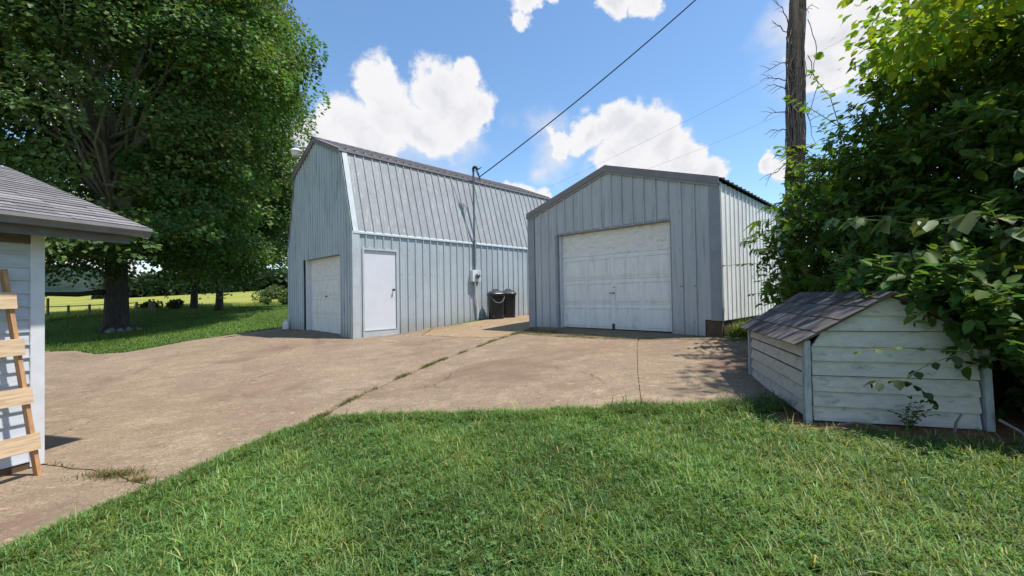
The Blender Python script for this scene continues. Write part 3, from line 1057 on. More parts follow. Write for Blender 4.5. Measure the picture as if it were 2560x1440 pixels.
# gable sheets
go0, go1, goz = .69, 3.22, 1.155
for i, (s0, s1) in enumerate(cells(.09, BWD - .09, .90, (go0, go1))):
    prof = profile_round(s0, s1, .168, .055, .05)
    lo = goz if (s0 >= go0 - .01 and s1 <= go1 + .01) else -1.3
    sheet("gable_sheet", M["gable"], barn, gable, prof, lo, lambda v: gambrel_top(v) - .03, lift=.002 * (i % 2))
b = MB()
for zr in (-.62, .02, .62, 1.28):
    for k in range(34):
        sx = .06 + SP * k
        if sx < .2 or sx > BL - .1 or (d0 - .06 < sx < d1 + .06 and zr < dz):
            continue
        b.box(sx + .030, sx + .044, -.012, .0, zr - .007, zr + .007)
b.build("screw", M["dark"], barn)["kind"] = "stuff"
b = MB()
for zr in (-.35, .38, 1.02, 1.62):
    for k in range(19):
        sx = .17 + SP * k
        if sx > BWD - .25 or (zr < 1.2 and .66 < sx < 3.25):
            continue
        b.box(-.012, .0, sx - .05, sx - .036, zr - .007, zr + .007)
b.build("screw", M["dark"], barn)["kind"] = "stuff"
# plain walls behind
b = MB()
b.box(.0, BL, BWD - .01, BWD + .005, -1.3, SEAM)
b.box(BL - .01, BL + .005, 0, BWD, -1.3, SEAM)
b.prism([(0, SEAM), (BWD, SEAM), (BWD - KN[0], KN[1]), PK, KN], lambda s, t, h: (h, s, t), BL - .01, BL + .005)
b.build("back_wall", M["barn"], barn)
b = MB()
b.box(.06, BL - .05, .06, BWD - .06, 1.2, SEAM - .02)
b.prism([(.08, SEAM - .02), (BWD - .08, SEAM - .02), (BWD - KN[0] - .04, KN[1] - .05), (PK[0], PK[1] - .08), (KN[0] + .04, KN[1] - .05)], lambda s, t, h: (h, s, t), .06, BL - .06)
b.box(go1 + .01, go1 + .06, .06, .07, -1.2, 1.2)
b.build("framing", M["inside"], barn)
# upper roof, ridge cap
ul = math.hypot(PK[0] - KN[0], PK[1] - KN[1])
ud = ((PK[0] - KN[0]) / ul, (PK[1] - KN[1]) / ul)
up_near = lambda s, t, h: (s, KN[0] + t * ud[0] - h * ud[1], KN[1] + t * ud[1] + h * ud[0])
up_far = lambda s, t, h: (s, BWD - KN[0] - t * ud[0] + h * ud[1], KN[1] + t * ud[1] + h * ud[0])
for i, (s0, s1) in enumerate(cells(-.14, BL + .08, SP * 4)):
    sheet("upper_roof_sheet", M["fascia"], barn, up_near, profile(s0, s1, SP, .02, .06), -.07, ul, lift=.03 + .002 * (i % 2))
    sheet("upper_roof_sheet", M["fascia"], barn, up_far, profile(s0, s1, SP * 2, .02, .06, False), -.07, ul, lift=.03 + .002 * (i % 2))
b = MB()
b.prism([(PK[0] - .16, PK[1] - .005), (PK[0], PK[1] + .075), (PK[0] + .16, PK[1] - .005), (PK[0], PK[1] + .055)], lambda s, t, h: (h, s, t), -.15, BL + .09)
b.build("ridge_cap", M["fascia"], barn)
b = MB()
b.box(-.13, BL + .07, KN[0] - .075, KN[0] - .055, KN[1] - .065, KN[1] + .008)
b.build("eave_trim", M["fascia"], barn)
b = MB()
b.box(-.13, BL + .07, BWD - KN[0] + .055, BWD - KN[0] + .075, KN[1] - .065, KN[1] + .008)
b.build("eave_trim", M["fascia"], barn)
# rake trims of the upper roof at the gable
for sg in (0, 1):
    b = MB()
    q = (lambda v: v) if sg == 0 else (lambda v: BWD - v)
    b.prism([(q(KN[0] - .06), KN[1] - .12), (q(KN[0] - .06), KN[1] + .005), (q(PK[0]), PK[1] + .03), (q(PK[0]), PK[1] - .095)], lambda s, t, h: (h, s, t), -.115, -.085)
    b.prism([(q(KN[0] - .04), KN[1] - .115), (q(KN[0] - .04), KN[1] - .09), (q(PK[0]), PK[1] - .065), (q(PK[0]), PK[1] - .09)], lambda s, t, h: (h, s, t), -.082, -.02)
    b.build("rake_trim", M["fascia"], barn)
# light flashing down the lower slope and the corner
for sg in (0, 1):
    b = MB()
    ff = lower_roof if sg == 0 else lower_roof_far
    b.prism([(-.035, 0.0), (.10, 0.0), (.10, slope_len - .02), (-.035, slope_len - .02)], ff, .028, .034)
    y0, y1 = (-.034, -.029) if sg == 0 else (BWD + .029, BWD + .034)
    b.build("slope_trim", M["trim"] if sg == 0 else M["fascia"], barn)
    b = MB()
    b.box(-.070, .13, y0, y1, -1.3, SEAM + .01)
    yy = (-.034, .09) if sg == 0 else (BWD - .09, BWD + .034)
    b.box(-.070, -.064, yy[0], yy[1], -1.3, SEAM + .01)
    b.build("corner_trim", M["trim"], barn)
    b = MB()
    e0 = lambda t: t * sd[0]
    if sg == 0:
        b.prism([(-.034, SEAM), (.07, SEAM), (KN[0] + .06, KN[1] - .02), (KN[0] - .03, KN[1] - .02)], lambda s, t, h: (h, s, t), -.068, -.062)
    else:
        b.prism([(BWD + .034, SEAM), (BWD - .07, SEAM), (BWD - KN[0] - .06, KN[1] - .02), (BWD - KN[0] + .03, KN[1] - .02)], lambda s, t, h: (h, s, t), -.068, -.062)
    b.build("gable_trim", M["barn"] if sg == 0 else M["fascia"], barn)
# flashing at the seam
b = MB()
b.prism([(-.045, SEAM - .045), (-.038, SEAM + .0), (.01, SEAM + .035), (.004, SEAM + .02), (-.03, SEAM - .045)], lambda s, t, h: (h, s, t), -.03, BL)
b.build("seam_flashing", M["barn"], barn)
# walk-in door
b = MB()
for (x0, x1, z0, z1) in ((d0, d0 + .045, -1.1, dz), (d1 - .045, d1, -1.1, dz), (d0 + .045, d1 - .045, 1.215, dz)):
    b.box(x0, x1, -.030, .05, z0, z1)
fr = b.build("door_frame", M["trim"], barn)
b = MB()
b.box(d0 + .05, d1 - .05, .004, .05, -.832, 1.208, .003)
dr = b.build("walk_door", M["door"], barn)
sub(dr, barn)
b = MB()
kx = d1 - .05 - .085
rot = lambda p: p
pts = [(0, 0), (.028, 0), (.028, .006), (.012, .010), (.012, .035), (.026, .045), (.030, .058), (.024, .070), (.008, .075)]
bb = MB()
bb.lathe([(max(r, .001), z) for r, z in pts], 14)
b.add([(kx + x, .004 - z, .20 + y) for x, y, z in bb.v], bb.f)
b.build("handle", M["dark"], dr, smooth=True)
b = MB()
b.box(d0 + .04, d1 - .04, -.026, .05, -1.15, -.845, .004)
b.box(d0 + .035, d1 - .035, -.034, .05, -.845, -.835)
b.build("door_step", M["trim"], barn)
# overhead door in the gable
gd = lambda s, t, h: (.12 - h, s, t)
overhead_door(barn, gd, go0 + .01, go1 - .13, -1.01, goz - .005)
b = MB()
b.box(.0, .16, go1 - .125, go1 - .02, -1.2, goz)
b.build("door_jamb", M["white"], barn)
b = MB()
b.box(.0, .16, go1 - .018, go1, -1.2, goz)
b.box(.0, .16, go0 - .012, go0 + .006, -1.2, goz)
b.box(.0, .16, go0, go1, goz + .002, goz + .03)
b.build("door_reveal", M["garage_trim"], barn)
b = MB()
b.box(.09, .118, 1.93, 2.03, .045, .07)
b.build("door_handle", M["dark"], barn)
b = MB()
b.box(-.02, .12, go0 + .01, go1 - .02, -1.06, -1.005)
b.build("door_sill", M["brownwood"], barn)

# ------------------------------------------------------------------ garage
GC = (3.65, 7.43)
GZB = -.81
gar = thing("garage", "grey metal garage with a low gable and a wide white overhead door", "garage", (GC[0], GC[1], GZB), ANG)
GW, GL = 4.45, 7.4
GE, GP = 1.93, 2.62
gtop = lambda v: GE + (GP - GE) * min(v, GW - v) / (GW / 2)
gg = lambda s, t, h: (-h, s, t)
ga0, ga1, gaz = .872, 3.635, 1.372
for i, (s0, s1) in enumerate(cells(.15, GW - .17, SP * 4, (ga0, ga1))):
    lo = gaz if (s0 >= ga0 - .01 and s1 <= ga1 + .01) else -.95
    if lo < 0 and s0 < .3:
        sheet("gable_sheet", M["garage"], gar, gg, profile(s0, .27, SP, .02, .17), -.50, lambda v: gtop(v) - .05, lift=.002 * (i % 2))
        s0 = .27
    sheet("gable_sheet", M["garage"], gar, gg, profile(s0, s1, SP, .02, .17), lo, lambda v: gtop(v) - .05, lift=.002 * (i % 2))
b = MB()
for zr in (-.55, .11, .80, 1.50):
    for k in range(19):
        sx = .17 + SP * k
        if sx > GW - .25 or sx < .2 or (ga0 - .04 < sx < ga1 + .04 and zr < gaz + .03):
            continue
        b.box(-.011, .0, sx + .030, sx + .043, zr - .0065, zr + .0065)
b.build("screw", M["dark"], gar)["kind"] = "stuff"
# corner trims
b = MB()
b.box(-.032, -.027, -.034, .16, -.51, GE - .03)
b.box(-.032, .02, -.034, -.029, -.51, GE - .0)
b.build("corner_trim", M["garage_trim"], gar)
b = MB()
b.box(-.032, -.027, GW - .18, GW + .034, -.95, GE - .03)
b.box(-.032, .10, GW + .029, GW + .034, -.95, GE - .0)
b.build("corner_trim", M["garage_trim"], gar)
b = MB()
b.box(-.02, .14, .0, .25, -.95, -.515)
b.build("corner_post", M["brownwood"], gar)
b = MB()
b.box(.14, GL, .03, .09, -.95, -.53)
b.build("sill_board", M["brownwood"], gar)
# side wall in white
side = lambda s, t, h: (s, -h, t)
for i, (s0, s1) in enumerate(cells(.022, GL, SP * 4)):
    sheet("wall_sheet", M["whitemetal"], gar, side, profile(s0, s1, SP, .013, .10), -.515, GE + .01, lift=.002 * (i % 2))
b = MB()
b.box(0, GL, GW - .005, GW + .004, -.95, GE)
b.box(GL - .01, GL + .004, 0, GW, -.95, GE)
b.prism([(0, GE), (GW, GE), (GW / 2, GP)], lambda s, t, h: (h, s, t), GL - .01, GL + .004)
b.build("back_wall", M["garage"], gar)
b = MB()
b.box(.06, GL - .05, .06, GW - .06, gaz + .06, GE - .02)
b.prism([(.06, GE - .02), (GW - .06, GE - .02), (GW / 2, GP - .06)], lambda s, t, h: (h, s, t), .06, GL - .06)
b.build("framing", M["inside"], gar)
# roof
rl = math.hypot(GW / 2, GP - GE)
rd = (GW / 2 / rl, (GP - GE) / rl)
rn = lambda s, t, h: (s, t * rd[0] - h * rd[1], GE + t * rd[1] + h * rd[0])
rf = lambda s, t, h: (s, GW - t * rd[0] + h * rd[1], GE + t * rd[1] + h * rd[0])
for i, (s0, s1) in enumerate(cells(-.04, GL + .05, SP * 4)):
    sheet("roof_sheet", M["roofdark"], gar, rn, profile(s0, s1, SP, .022, .10), -.06, rl, lift=.06 + .002 * (i % 2))
    sheet("roof_sheet", M["roofdark"], gar, rf, profile(s0, s1, SP, .022, .10, False), -.04, rl, lift=.06 + .002 * (i % 2))
b = MB()
b.prism([(GW / 2 - .17, GP + .02), (GW / 2, GP + .105), (GW / 2 + .17, GP + .02), (GW / 2, GP + .085)], lambda s, t, h: (h, s, t), -.06, GL + .06)
b.build("ridge_cap", M["fascia"], gar)
for sg in (0, 1):
    q = (lambda v: v) if sg == 0 else (lambda v: GW - v)
    b = MB()
    b.prism([(q(-.035), GE - .055), (q(-.035), GE + .075), (q(GW / 2), GP + .095), (q(GW / 2), GP - .035)], lambda s, t, h: (h, s, t), -.075, -.055)
    rk = b.build("rake_trim", M["fascia"], gar)
    sub(rk, gar)
    b = MB()
    b.prism([(q(-.02), GE - .095), (q(-.02), GE - .05), (q(GW / 2), GP - .03), (q(GW / 2), GP - .075)], lambda s, t, h: (h, s, t), -.052, -.034)
    b.build("under_strip", M["garage_trim"], rk)
# door
gdf = lambda s, t, h: (.13 - h, s, t)
gdoor = overhead_door(gar, gdf, ga0 + .012, ga1 - .105, -.765, gaz - .005)
b = MB()
b.box(.06, .16, ga1 - .10, ga1 - .06, -.8, gaz - .002)
b.build("door_jamb", M["white"], gar)
b = MB()
b.box(-.012, .16, ga1 - .055, ga1 + .012, -.8, gaz)
b.box(-.012, .16, ga0 - .012, ga0 + .006, -.8, gaz)
b.box(-.012, .16, ga0, ga1, gaz + .002, gaz + .045)
b.build("door_reveal", M["garage_trim"], gar)
b = MB()
bb = MB()
bb.lathe([(.022, 0), (.022, .012), (.012, .018), (.012, .03)], 12)
b.add([(.13 - z, 2.19 + x, .01 + y) for x, y, z in bb.v], bb.f)
b.box(.085, .10, 2.165, 2.285, .0, .02, .004)
b.build("door_handle", M["galv"], gdoor)
b = MB()
bb = MB()
bb.lathe([(.016, 0), (.016, .008), (.008, .010)], 12)
b.add([(.13 - z, 2.18 + x, .13 + y) for x, y, z in bb.v], bb.f)
b.build("lock", M["galv"], gdoor)
b = MB()
b.box(.095, .125, 2.18, 2.225, -.76, -.64, .004)
b.build("pull_strap", M["dark"], gdoor)
for v_ in (.415, .66):
    b = MB()
    bb = MB()
    bb.lathe([(.016, 0), (.016, .006), (.010, .012)], 8)
    b.add([(-.022 - z, v_ + .0 + x, .11 + y) for x, y, z in bb.v], bb.f)
    b.build("bolt", M["dark"], gar)

# ------------------------------------------------------------------ shed at the left edge
WDX = np.array([.334, .943])
hang = math.atan2(.943, .334)
HC = (-4.021, 3.631)
HB = -1.40
house = thing("small_shed", "small white sided building with grey shingle roof at the photo's edge", "shed", (HC[0], HC[1], HB), hang)
# local x runs along the wall away from the camera, outward is -y
for k in range(18):
    z0 = -1.312 + k * .1075
    z1 = z0 + .1075
    b = MB()
    b.hexa([(-5.0, -.016, z0), (-.078, -.016, z0), (-.078, .012, z0), (-5.0, .012, z0), (-5.0, -.003, z1 + .004), (-.078, -.003, z1 + .004), (-.078, .012, z1 + .004), (-5.0, .012, z1 + .004)])
    b.box(-5.0, -.078, -.0195, -.016, z0, z0 + .012)
    b.build("siding_board", M["siding"], house)
b = MB()
b.box(-.078, .012, -.026, .05, -1.36, .585, .004)
b.box(-.06, .012, .05, .09, -1.36, .585)
b.build("corner_board", M["white"], house)
b = MB()
b.box(-5.0, -.078, -.028, -.002, .50, .60)
b.build("frieze_board", M["eave"], house)
b = MB()
b.box(-5.0, -.08, .0125, .1, -1.45, .60)
b.box(-.06, .0, .09, 4.4, -1.45, .60)
b.prism([(.09, .6), (4.4, .6), (2.2, 1.38)], lambda s, t, h: (h, s, t), -.06, 0)
b.box(-5.0, -.06, .02, .08, -1.60, -1.312)
b.build("wall", M["siding"], house)
b = MB()
b.box(-5.0, -.08, -.012, .0115, -1.55, -1.318)
b.build("base_board", M["brownwood"], house)
# roof deck, soffit, fascia, gutter
EY, EZ, SL = -.30, .71, .355
RX0, RX1 = -5.0, .615
ry = 2.2
rz = lambda y: EZ + SL * (y - EY)
b = MB()
b.prism([(EY, rz(EY) - .03), (EY, rz(EY)), (ry, rz(ry)), (2 * ry - EY, rz(EY)), (2 * ry - EY, rz(EY) - .03), (ry, rz(ry) - .03)], lambda s, t, h: (h, s, t), RX0, RX1 - .012)
deck = b.build("roof", M["eave"], house)
sub(deck, house)
b = MB()
b.box(RX0, RX1 - .12, EY + .02, .0, .585, .60)
b.build("soffit", M["eave"], house)
b = MB()
b.box(RX0, RX1 - .13, EY + .005, EY + .022, .545, .70)
b.build("fascia_board", M["eave"], house)
b = MB()
gp = [(y9, z9 + .045) for y9, z9 in [(EY - .085, .655), (EY - .090, .625), (EY - .065, .600), (EY - .06, .575), (EY + .003, .575), (EY + .003, .663), (EY - .004, .663), (EY - .004, .582), (EY - .054, .582), (EY - .06, .604), (EY - .083, .628), (EY - .078, .655)]]
b.prism(gp, lambda s, t, h: (h, s, t), RX0, RX1)
b.build("gutter", M["gutter"], house)
b = MB()
b.prism([(EY, rz(EY) - .10), (EY, rz(EY) + .005), (ry, rz(ry) + .005), (ry, rz(ry) - .10)], lambda s, t, h: (h, s, t), RX1 - .01, RX1 + .01)
b.build("rake_board", M["gutter"], house)
# shingles one by one on the slope in view
sl = math.hypot(1, SL)
rowd = .128
rowsn = int((ry - EY) * sl / rowd)
rg = random.Random(5)
shared = {}
for r_ in range(rowsn + 1):
    t0 = -.02 + r_ * rowd
    x = RX1 + .012
    first = True
    while x > -1.75:
        w = (.16 + .15 * rg.random()) if first else .30
        first = False
        x0 = max(x - w, -1.75)
        b = MB()
        t1 = t0 + rowd + .03
        j = rg.uniform(-.003, .003)
        th = .013 + rg.uniform(-.002, .003)
        P = lambda s, t, h: (s, EY + t / sl - h * SL / sl, rz(EY) + t * SL / sl + h / sl)
        b.hexa([P(x0 + .004, t0 + j, .002), P(x - .002, t0 + j, .002), P(x - .002, t1, -.010), P(x0 + .004, t1, -.010),
                P(x0 + .004, t0 + j, th), P(x - .002, t0 + j, th), P(x - .002, t1, .002), P(x0 + .004, t1, .002)])
        b.build("shingle", M["shingle"], deck, fix=False)
        x = x0
b = MB()
for r_ in range(rowsn + 1):
    t0 = -.02 + r_ * rowd
    b.hexa([P(-5.0, t0, .002), P(-1.755, t0, .002), P(-1.755, t0 + rowd + .03, -.010), P(-5.0, t0 + rowd + .03, -.010),
            P(-5.0, t0, .014), P(-1.755, t0, .014), P(-1.755, t0 + rowd + .03, .002), P(-5.0, t0 + rowd + .03, .002)])
o = b.build("shingle_course", M["shingle"], deck)
o["kind"] = "stuff"

# ------------------------------------------------------------------ wooden ladder against the shed
lad = thing("wooden_ladder", "pale pine ladder of wide board rungs leaning against white siding", "ladder", (HC[0], HC[1], HB), hang)
foot = np.array([-.135, -.285, -1.392])
head = np.array([-.245, -.055, .275])
dl = (head - foot)
off = np.array([-.62, 0, 0])
for q in (0, 1):
    a = foot + off * q
    c = head + off * q * .55
    b = MB()
    b.beam(a, c, .026, .062, up=(0, -1, 0.1))
    b.build("rail", M["pinedark"], lad)
rung_z = (-1.10, -.735, -.35, .02)
for z in rung_z:
    t = (z - foot[2]) / dl[2]
    p = foot + dl * t
    wdt = .62 * (1 - .45 * t) + .07
    b = MB()
    tn = np.array([0, dl[1], dl[2]]) / math.hypot(dl[1], dl[2])
    nn = np.array([0, -tn[2], tn[1]])
    c = p + nn * .042
    hw = .066
    vs = []
    for dn in (-.011, .011):
        for sx, st in ((-wdt, -hw), (.028, -hw), (.028, hw), (-wdt, hw)):
            q = c + tn * st + nn * dn
            vs.append((p[0] + sx, q[1], q[2]))
    b.hexa([vs[0], vs[1], vs[5], vs[4], vs[3], vs[2], vs[6], vs[7]])
    b.build("rung", M["pine"], lad)

# ------------------------------------------------------------------ low shingled well house / kennel
dang = math.atan2(DF[1], DF[0])
kn = thing("dog_house", "low weathered white lap-sided kennel with dark shingle roof beside the shrub", "dog house", (DO[0], DO[1], -1.075), dang)
KW, KD, KB, KE, KPK = 1.14, 1.74, -1.075, -.40, -.055
lapn = .121
slopek = (KPK - KE) / (KW / 2)
kgt = lambda x: KE + slopek * min(x, KW - x)
rg = random.Random(9)


def lap(f, s0a, s1a, z0, z1, tilt=.016):
    b = MB()
    b.hexa([f(s0a[0], z0, tilt), f(s1a[0], z0, tilt), f(s1a[0], z0, -.006), f(s0a[0], z0, -.006), f(s0a[1], z1, .002), f(s1a[1], z1, .002), f(s1a[1], z1, -.006), f(s0a[1], z1, -.006)])
    return b.build("lap_board", M["oldpaint"], kn)


kf = lambda s, t, h: (s, -h, t)
kl = lambda s, t, h: (-h, s, t)
kr = lambda s, t, h: (KW + h, s, t)
k = 0
z = KB + .01
while z < KPK - .03:
    z1 = min(z + lapn, KPK - .012)
    def ends(zz):
        if zz <= KE:
            return .03, KW - .03
        q = (zz - KE) / slopek
        return q + .004, KW - q - .004
    a0, a1 = ends(z)
    c0, c1 = ends(z1 + .004)
    sag = rg.uniform(-.004, .004)
    lap(kf, (a0, c0), (a1, c1), z + .005 + sag, z1 + .004 + sag, .024 + rg.uniform(-.003, .004))
    if z1 <= KE + .03:
        lap(kl, (.03, .03), (KD - .03, KD - .03), z + .027 + sag, min(z1 + .006, KE), .024)
        lap(kr, (.03, .03), (KD - .03, KD - .03), z + .005, min(z1 + .004, KE), .024)
    z += lapn
    k += 1
for (x, y, lean) in ((0, 0, 0), (KW, 0, .012), (0, KD, 0), (KW, KD, 0)):
    b = MB()
    sx = -1 if x == 0 else 1
    sy = -1 if y == 0 else 1
    b.hexa([(x - .024 + sx * .012, y - .03 + sy * .015, KB - .05), (x + .024 + sx * .012, y - .03 + sy * .015, KB - .05), (x + .024 + sx * .012, y + .03 + sy * .015, KB - .05), (x - .024 + sx * .012, y + .03 + sy * .015, KB - .05),
            (x - .022 + sx * .01 - lean, y - .03 + sy * .013, KE - .012), (x + .022 + sx * .01 - lean, y - .03 + sy * .013, KE - .012), (x + .022 + sx * .01 - lean, y + .03 + sy * .013, KE - .012), (x - .022 + sx * .01 - lean, y + .03 + sy * .013, KE - .012)])
    b.build("corner_post", M["oldpost"], kn)
b = MB()
b.box(.012, KW - .012, .012, KD - .012, KB - .05, KE - .03)
b.prism([(.03, KE - .03), (KW - .03, KE - .03), (KW / 2, KPK - .04)], lambda s, t, h: (s, h, t), .02, KD - .02)
b.build("inner_wall", M["inside"], kn)  # near-black, so the gaps between lap boards show painted shadow lines
# roof
ov = .10
kroof_l = lambda s, t, h: (t / math.hypot(1, slopek) - ov - h * slopek / math.hypot(1, slopek), s, KE - ov * slopek + .02 + (t * slopek + h) / math.hypot(1, slopek))
kroof_r = lambda s, t, h: (KW + ov - t / math.hypot(1, slopek) + h * slopek / math.hypot(1, slopek), s, KE - ov * slopek + .02 + (t * slopek + h) / math.hypot(1, slopek))
LK = (KW / 2 + ov) * math.hypot(1, slopek)
deckk = None
for fn in (kroof_l, kroof_r):
    b = MB()
    b.prism([(-.075, 0), (KD + .10, 0), (KD + .10, LK), (-.075, LK)], fn, -.012, 0)
    o = b.build("roof", M["brownwood"], kn)
    sub(o, kn)
    rows = 4
    rd_ = LK / rows
    for r_ in range(rows):
        s = -.08
        while s < KD + .10:
            w = rg.choice((.11, .14, .17, .20))
            s1 = min(s + w, KD + .112)
            b = MB()
            e = rg.uniform(-.006, .004)
            th = rg.uniform(.009, .014)
            t0 = r_ * rd_ - .015 + e
            t1 = min((r_ + 1) * rd_ + .02, LK)
            b.hexa([fn(s + .0015, t0, .002), fn(s1 - .0015, t0, .002), fn(s1 - .0015, t1, .001), fn(s + .0015, t1, .001),
                    fn(s + .0015, t0, th), fn(s1 - .0015, t0, th), fn(s1 - .0015, t1, .004), fn(s + .0015, t1, .004)])
            b.build("shingle", M["dshingle"], o)
            s = s1
    # ridge row
    s = -.08
    while s < KD + .10:
        s1 = min(s + .16, KD + .112)
        b = MB()
        b.hexa([fn(s + .001, LK - .10, .006), fn(s1 - .001, LK - .10, .004), fn(s1 - .001, LK - .002, .004), fn(s + .001, LK - .002, .006),
                fn(s + .001, LK - .10, .018), fn(s1 - .001, LK - .10, .012), fn(s1 - .001, LK - .002, .012), fn(s + .001, LK - .002, .018)])
        b.build("ridge_shingle", M["dshingle"], o)
        s = s1

# ------------------------------------------------------------------ rubbish bins
def make_bin(name, label, x, y, rz, s=1.0, rope=False):
    z0 = g1(x, y) + .016
    t = thing(name, label, "trash bin", (x, y, z0), rz, "rubbish bins by the barn wall")
    Z0[t.name] = 0
    b = MB()
    b.lathe([(.225 * s, .0), (.235 * s, .01), (.262 * s, .76), (.262 * s, .775)], 28, sq=.30)
    b.build("bin_body", M["black"], t, smooth=False)
    b = MB()
    b.lathe([(.268 * s, .72), (.285 * s, .725), (.287 * s, .775), (.268 * s, .78)], 28, sq=.30)
    b.build("rim", M["lid"], t)
    b = MB()
    b.lathe([(.292 * s, .76), (.296 * s, .785), (.28 * s, .805), (.20 * s, .86), (.10 * s, .895), (.02, .902)], 28, sq=.25)
    ld = b.build("lid", M["lid"], t, smooth=False)
    b = MB()
    b.tube([(-.10, 0, .88), (-.07, 0, .915), (0, 0, .928), (.07, 0, .915), (.10, 0, .88)], .013, 6)
    b.build("lid_handle", M["black"], ld)
    for sx in (-1, 1):
        b = MB()
        bb = MB()
        bb.lathe([(.03, -.02), (.062, -.02), (.062, .02), (.03, .02)], 14)
        b.add([(sx * .155 * s + zz, -.17 * s + xx * .9, .062 + yy) for xx, yy, zz in bb.v], bb.f)
        b.build("wheel", M["dark"], t)
    if rope:
        b = MB()
        pts = []
        for i in range(13):
            q = i / 12
            a = R(-150) + R(125) * q
            r_ = .305 * s
            pts.append((r_ * math.cos(a), r_ * math.sin(a), .77 - .27 * math.sin(math.pi * q) ** 0.8))
        b.tube(pts, .009, 6)
        b.build("rope_handle", M["rope"], t)
    return t


def bpt(u, v):
    c, s = math.cos(ANG), math.sin(ANG)
    return BC[0] + u * c - v * s, BC[1] + u * s + v * c


x, y = bpt(4.40, -.47)
make_bin("trash_bin", "black lidded bin with a rope loop, nearer the white meter pipe", x, y, R(20), .92, True)
x, y = bpt(5.02, -.40)
make_bin("trash_bin", "black lidded bin without a rope, tucked behind its twin", x, y, R(5), .92, False)

# ------------------------------------------------------------------ electric service
x, y = bpt(3.90, 0)
sv = thing("electric_meter", "white electric meter box with grey mast pipe on the barn wall", "electric meter", (x, y, -.8), ANG)
b = MB()
b.tube([(0, -.06, .80), (0, -.06, 3.93)], .03, 10)
mp = b.build("mast_pipe", M["conduit"], sv)
sub(mp, sv)
b = MB()
b.tube([(0, -.06, 3.90), (.0, -.06, 4.02), (.015, -.085, 4.06), (.055, -.13, 4.04), (.085, -.16, 3.97)], [.034, .042, .048, .05, .042], 10)
b.build("weatherhead", M["dark"], mp)
b = MB()
b.tube([(0, -.06, 3.62), (-.35, .50, 3.70)], .012, 6)
b.build("brace", M["conduit"], sv)
for z in (1.75, 3.45):
    b = MB()
    b.tube([(0, -.06, z), (0, -.06, z + .03)], .042, 10)
    b.box(-.05, .05, -.05, -.015, z, z + .03)
    b.build("pipe_strap", M["galv"], sv)
b = MB()
b.box(-.17, .17, -.155, -.024, .44, .80, .006)
bx = b.build("meter_box", M["white"], sv)
sub(bx, sv)
b = MB()
bb = MB()
bb.lathe([(.088, 0), (.088, .03), (.080, .045)], 22)
b.add([(.01 + xx, -.156 - zz, .625 + yy) for xx, yy, zz in bb.v], bb.f)
ring = b.build("meter_ring", M["galv"], bx)
b = MB()
bb = MB()
bb.lathe([(.076, .0), (.076, .05), (.06, .085), (.03, .098), (.01, .1)], 22)
b.add([(.01 + xx, -.158 - zz, .625 + yy) for xx, yy, zz in bb.v], bb.f)
b.build("meter_glass", M["dial"], bx, smooth=True)
b = MB()
b.tube([(.0, -.075, .45), (.0, -.075, .30), (.02, -.07, .0), (.07, -.068, -.45), (.085, -.068, -.85)], .034, 10)
b.build("lower_pipe", M["pvc"], sv)
b = MB()
b.tube([(.09, -.07, .45), (.09, -.07, .34)], .022, 8)
b.build("hub_nipple", M["galv"], sv)
# drop loop and service cable
ex, ey = bpt(4.17, -.05)
mx_, my_ = bpt(3.96, -.22)
svc = thing("service_cable", "thick black service cable rising from the barn mast to the pole", "cable", (ex, ey, 3.80), z0=0)
svc.location = (0, 0, 0)
PT = (7.42, 10.72, 9.75)
b = MB()
pts = []
A_ = Vector((ex, ey, 3.80))
B_ = Vector(PT)
for i in range(25):
    q = i / 24
    p = A_.lerp(B_, q)
    p.z -= .42 * 4 * q * (1 - q) * .5
    pts.append(p)
b.tube(pts, .017, 6)
b.build("cable", M["cable"], svc)
b = MB()
for k in range(3):
    o = .03 * (k - 1)
    b.tube([(mx_, my_, 3.98), (mx_ + .08 + o, my_ + .02, 4.02 + .5 * o), (ex - .10 + o, ey - .06, 3.99), (ex - .02, ey - .02, 3.86 + o), (ex, ey, 3.80)], .009, 5)
b.tube([(mx_ - .02, my_, 3.96), (mx_ - .02, my_ + .04, 3.80), (mx_ + .05, my_ + .05, 3.70), (ex - .08, ey, 3.72), (ex, ey, 3.80)], .009, 5)
b.tube([(ex, ey, 3.80), (ex + .01, ey + .06, 3.69)], .012, 5)
b.build("drip_loop", M["cable"], svc)

# ------------------------------------------------------------------ yard light on the gable peak
lx, ly = bpt(-.40, 2.74)
yl = thing("yard_light", "round white dusk-to-dawn lamp under the barn's gable peak", "lamp", (lx, ly, 4.06), ANG, z0=0)
yl.location = (lx, ly, 4.06)
Z0[yl.name] = 0
b = MB()
b.lathe([(.82 * r9, .05 + .82 * z9) for r9, z9 in [(.04, .46), (.075, .45), (.08, .29), (.06, .27)]], 16)
b.build("ballast", M["galv"], yl, smooth=False)
b = MB()
b.lathe([(.82 * r9, .05 + .82 * z9) for r9, z9 in [(.07, .27), (.13, .255), (.20, .20), (.21, .18), (.195, .18)]], 20)
b.build("reflector", M["pvc"], yl)
b = MB()
b.lathe([(.82 * r9, .05 + .82 * z9) for r9, z9 in [(.165, .178), (.165, .16), (.15, .03), (.12, .0)]], 20)
b.build("lens", M["glass"], yl)
b = MB()
b.tube([(.03, 0, .33), (.16, -.01, .36), (.40, -.2, .36)], .016, 8)
b.build("arm", M["galv"], yl)

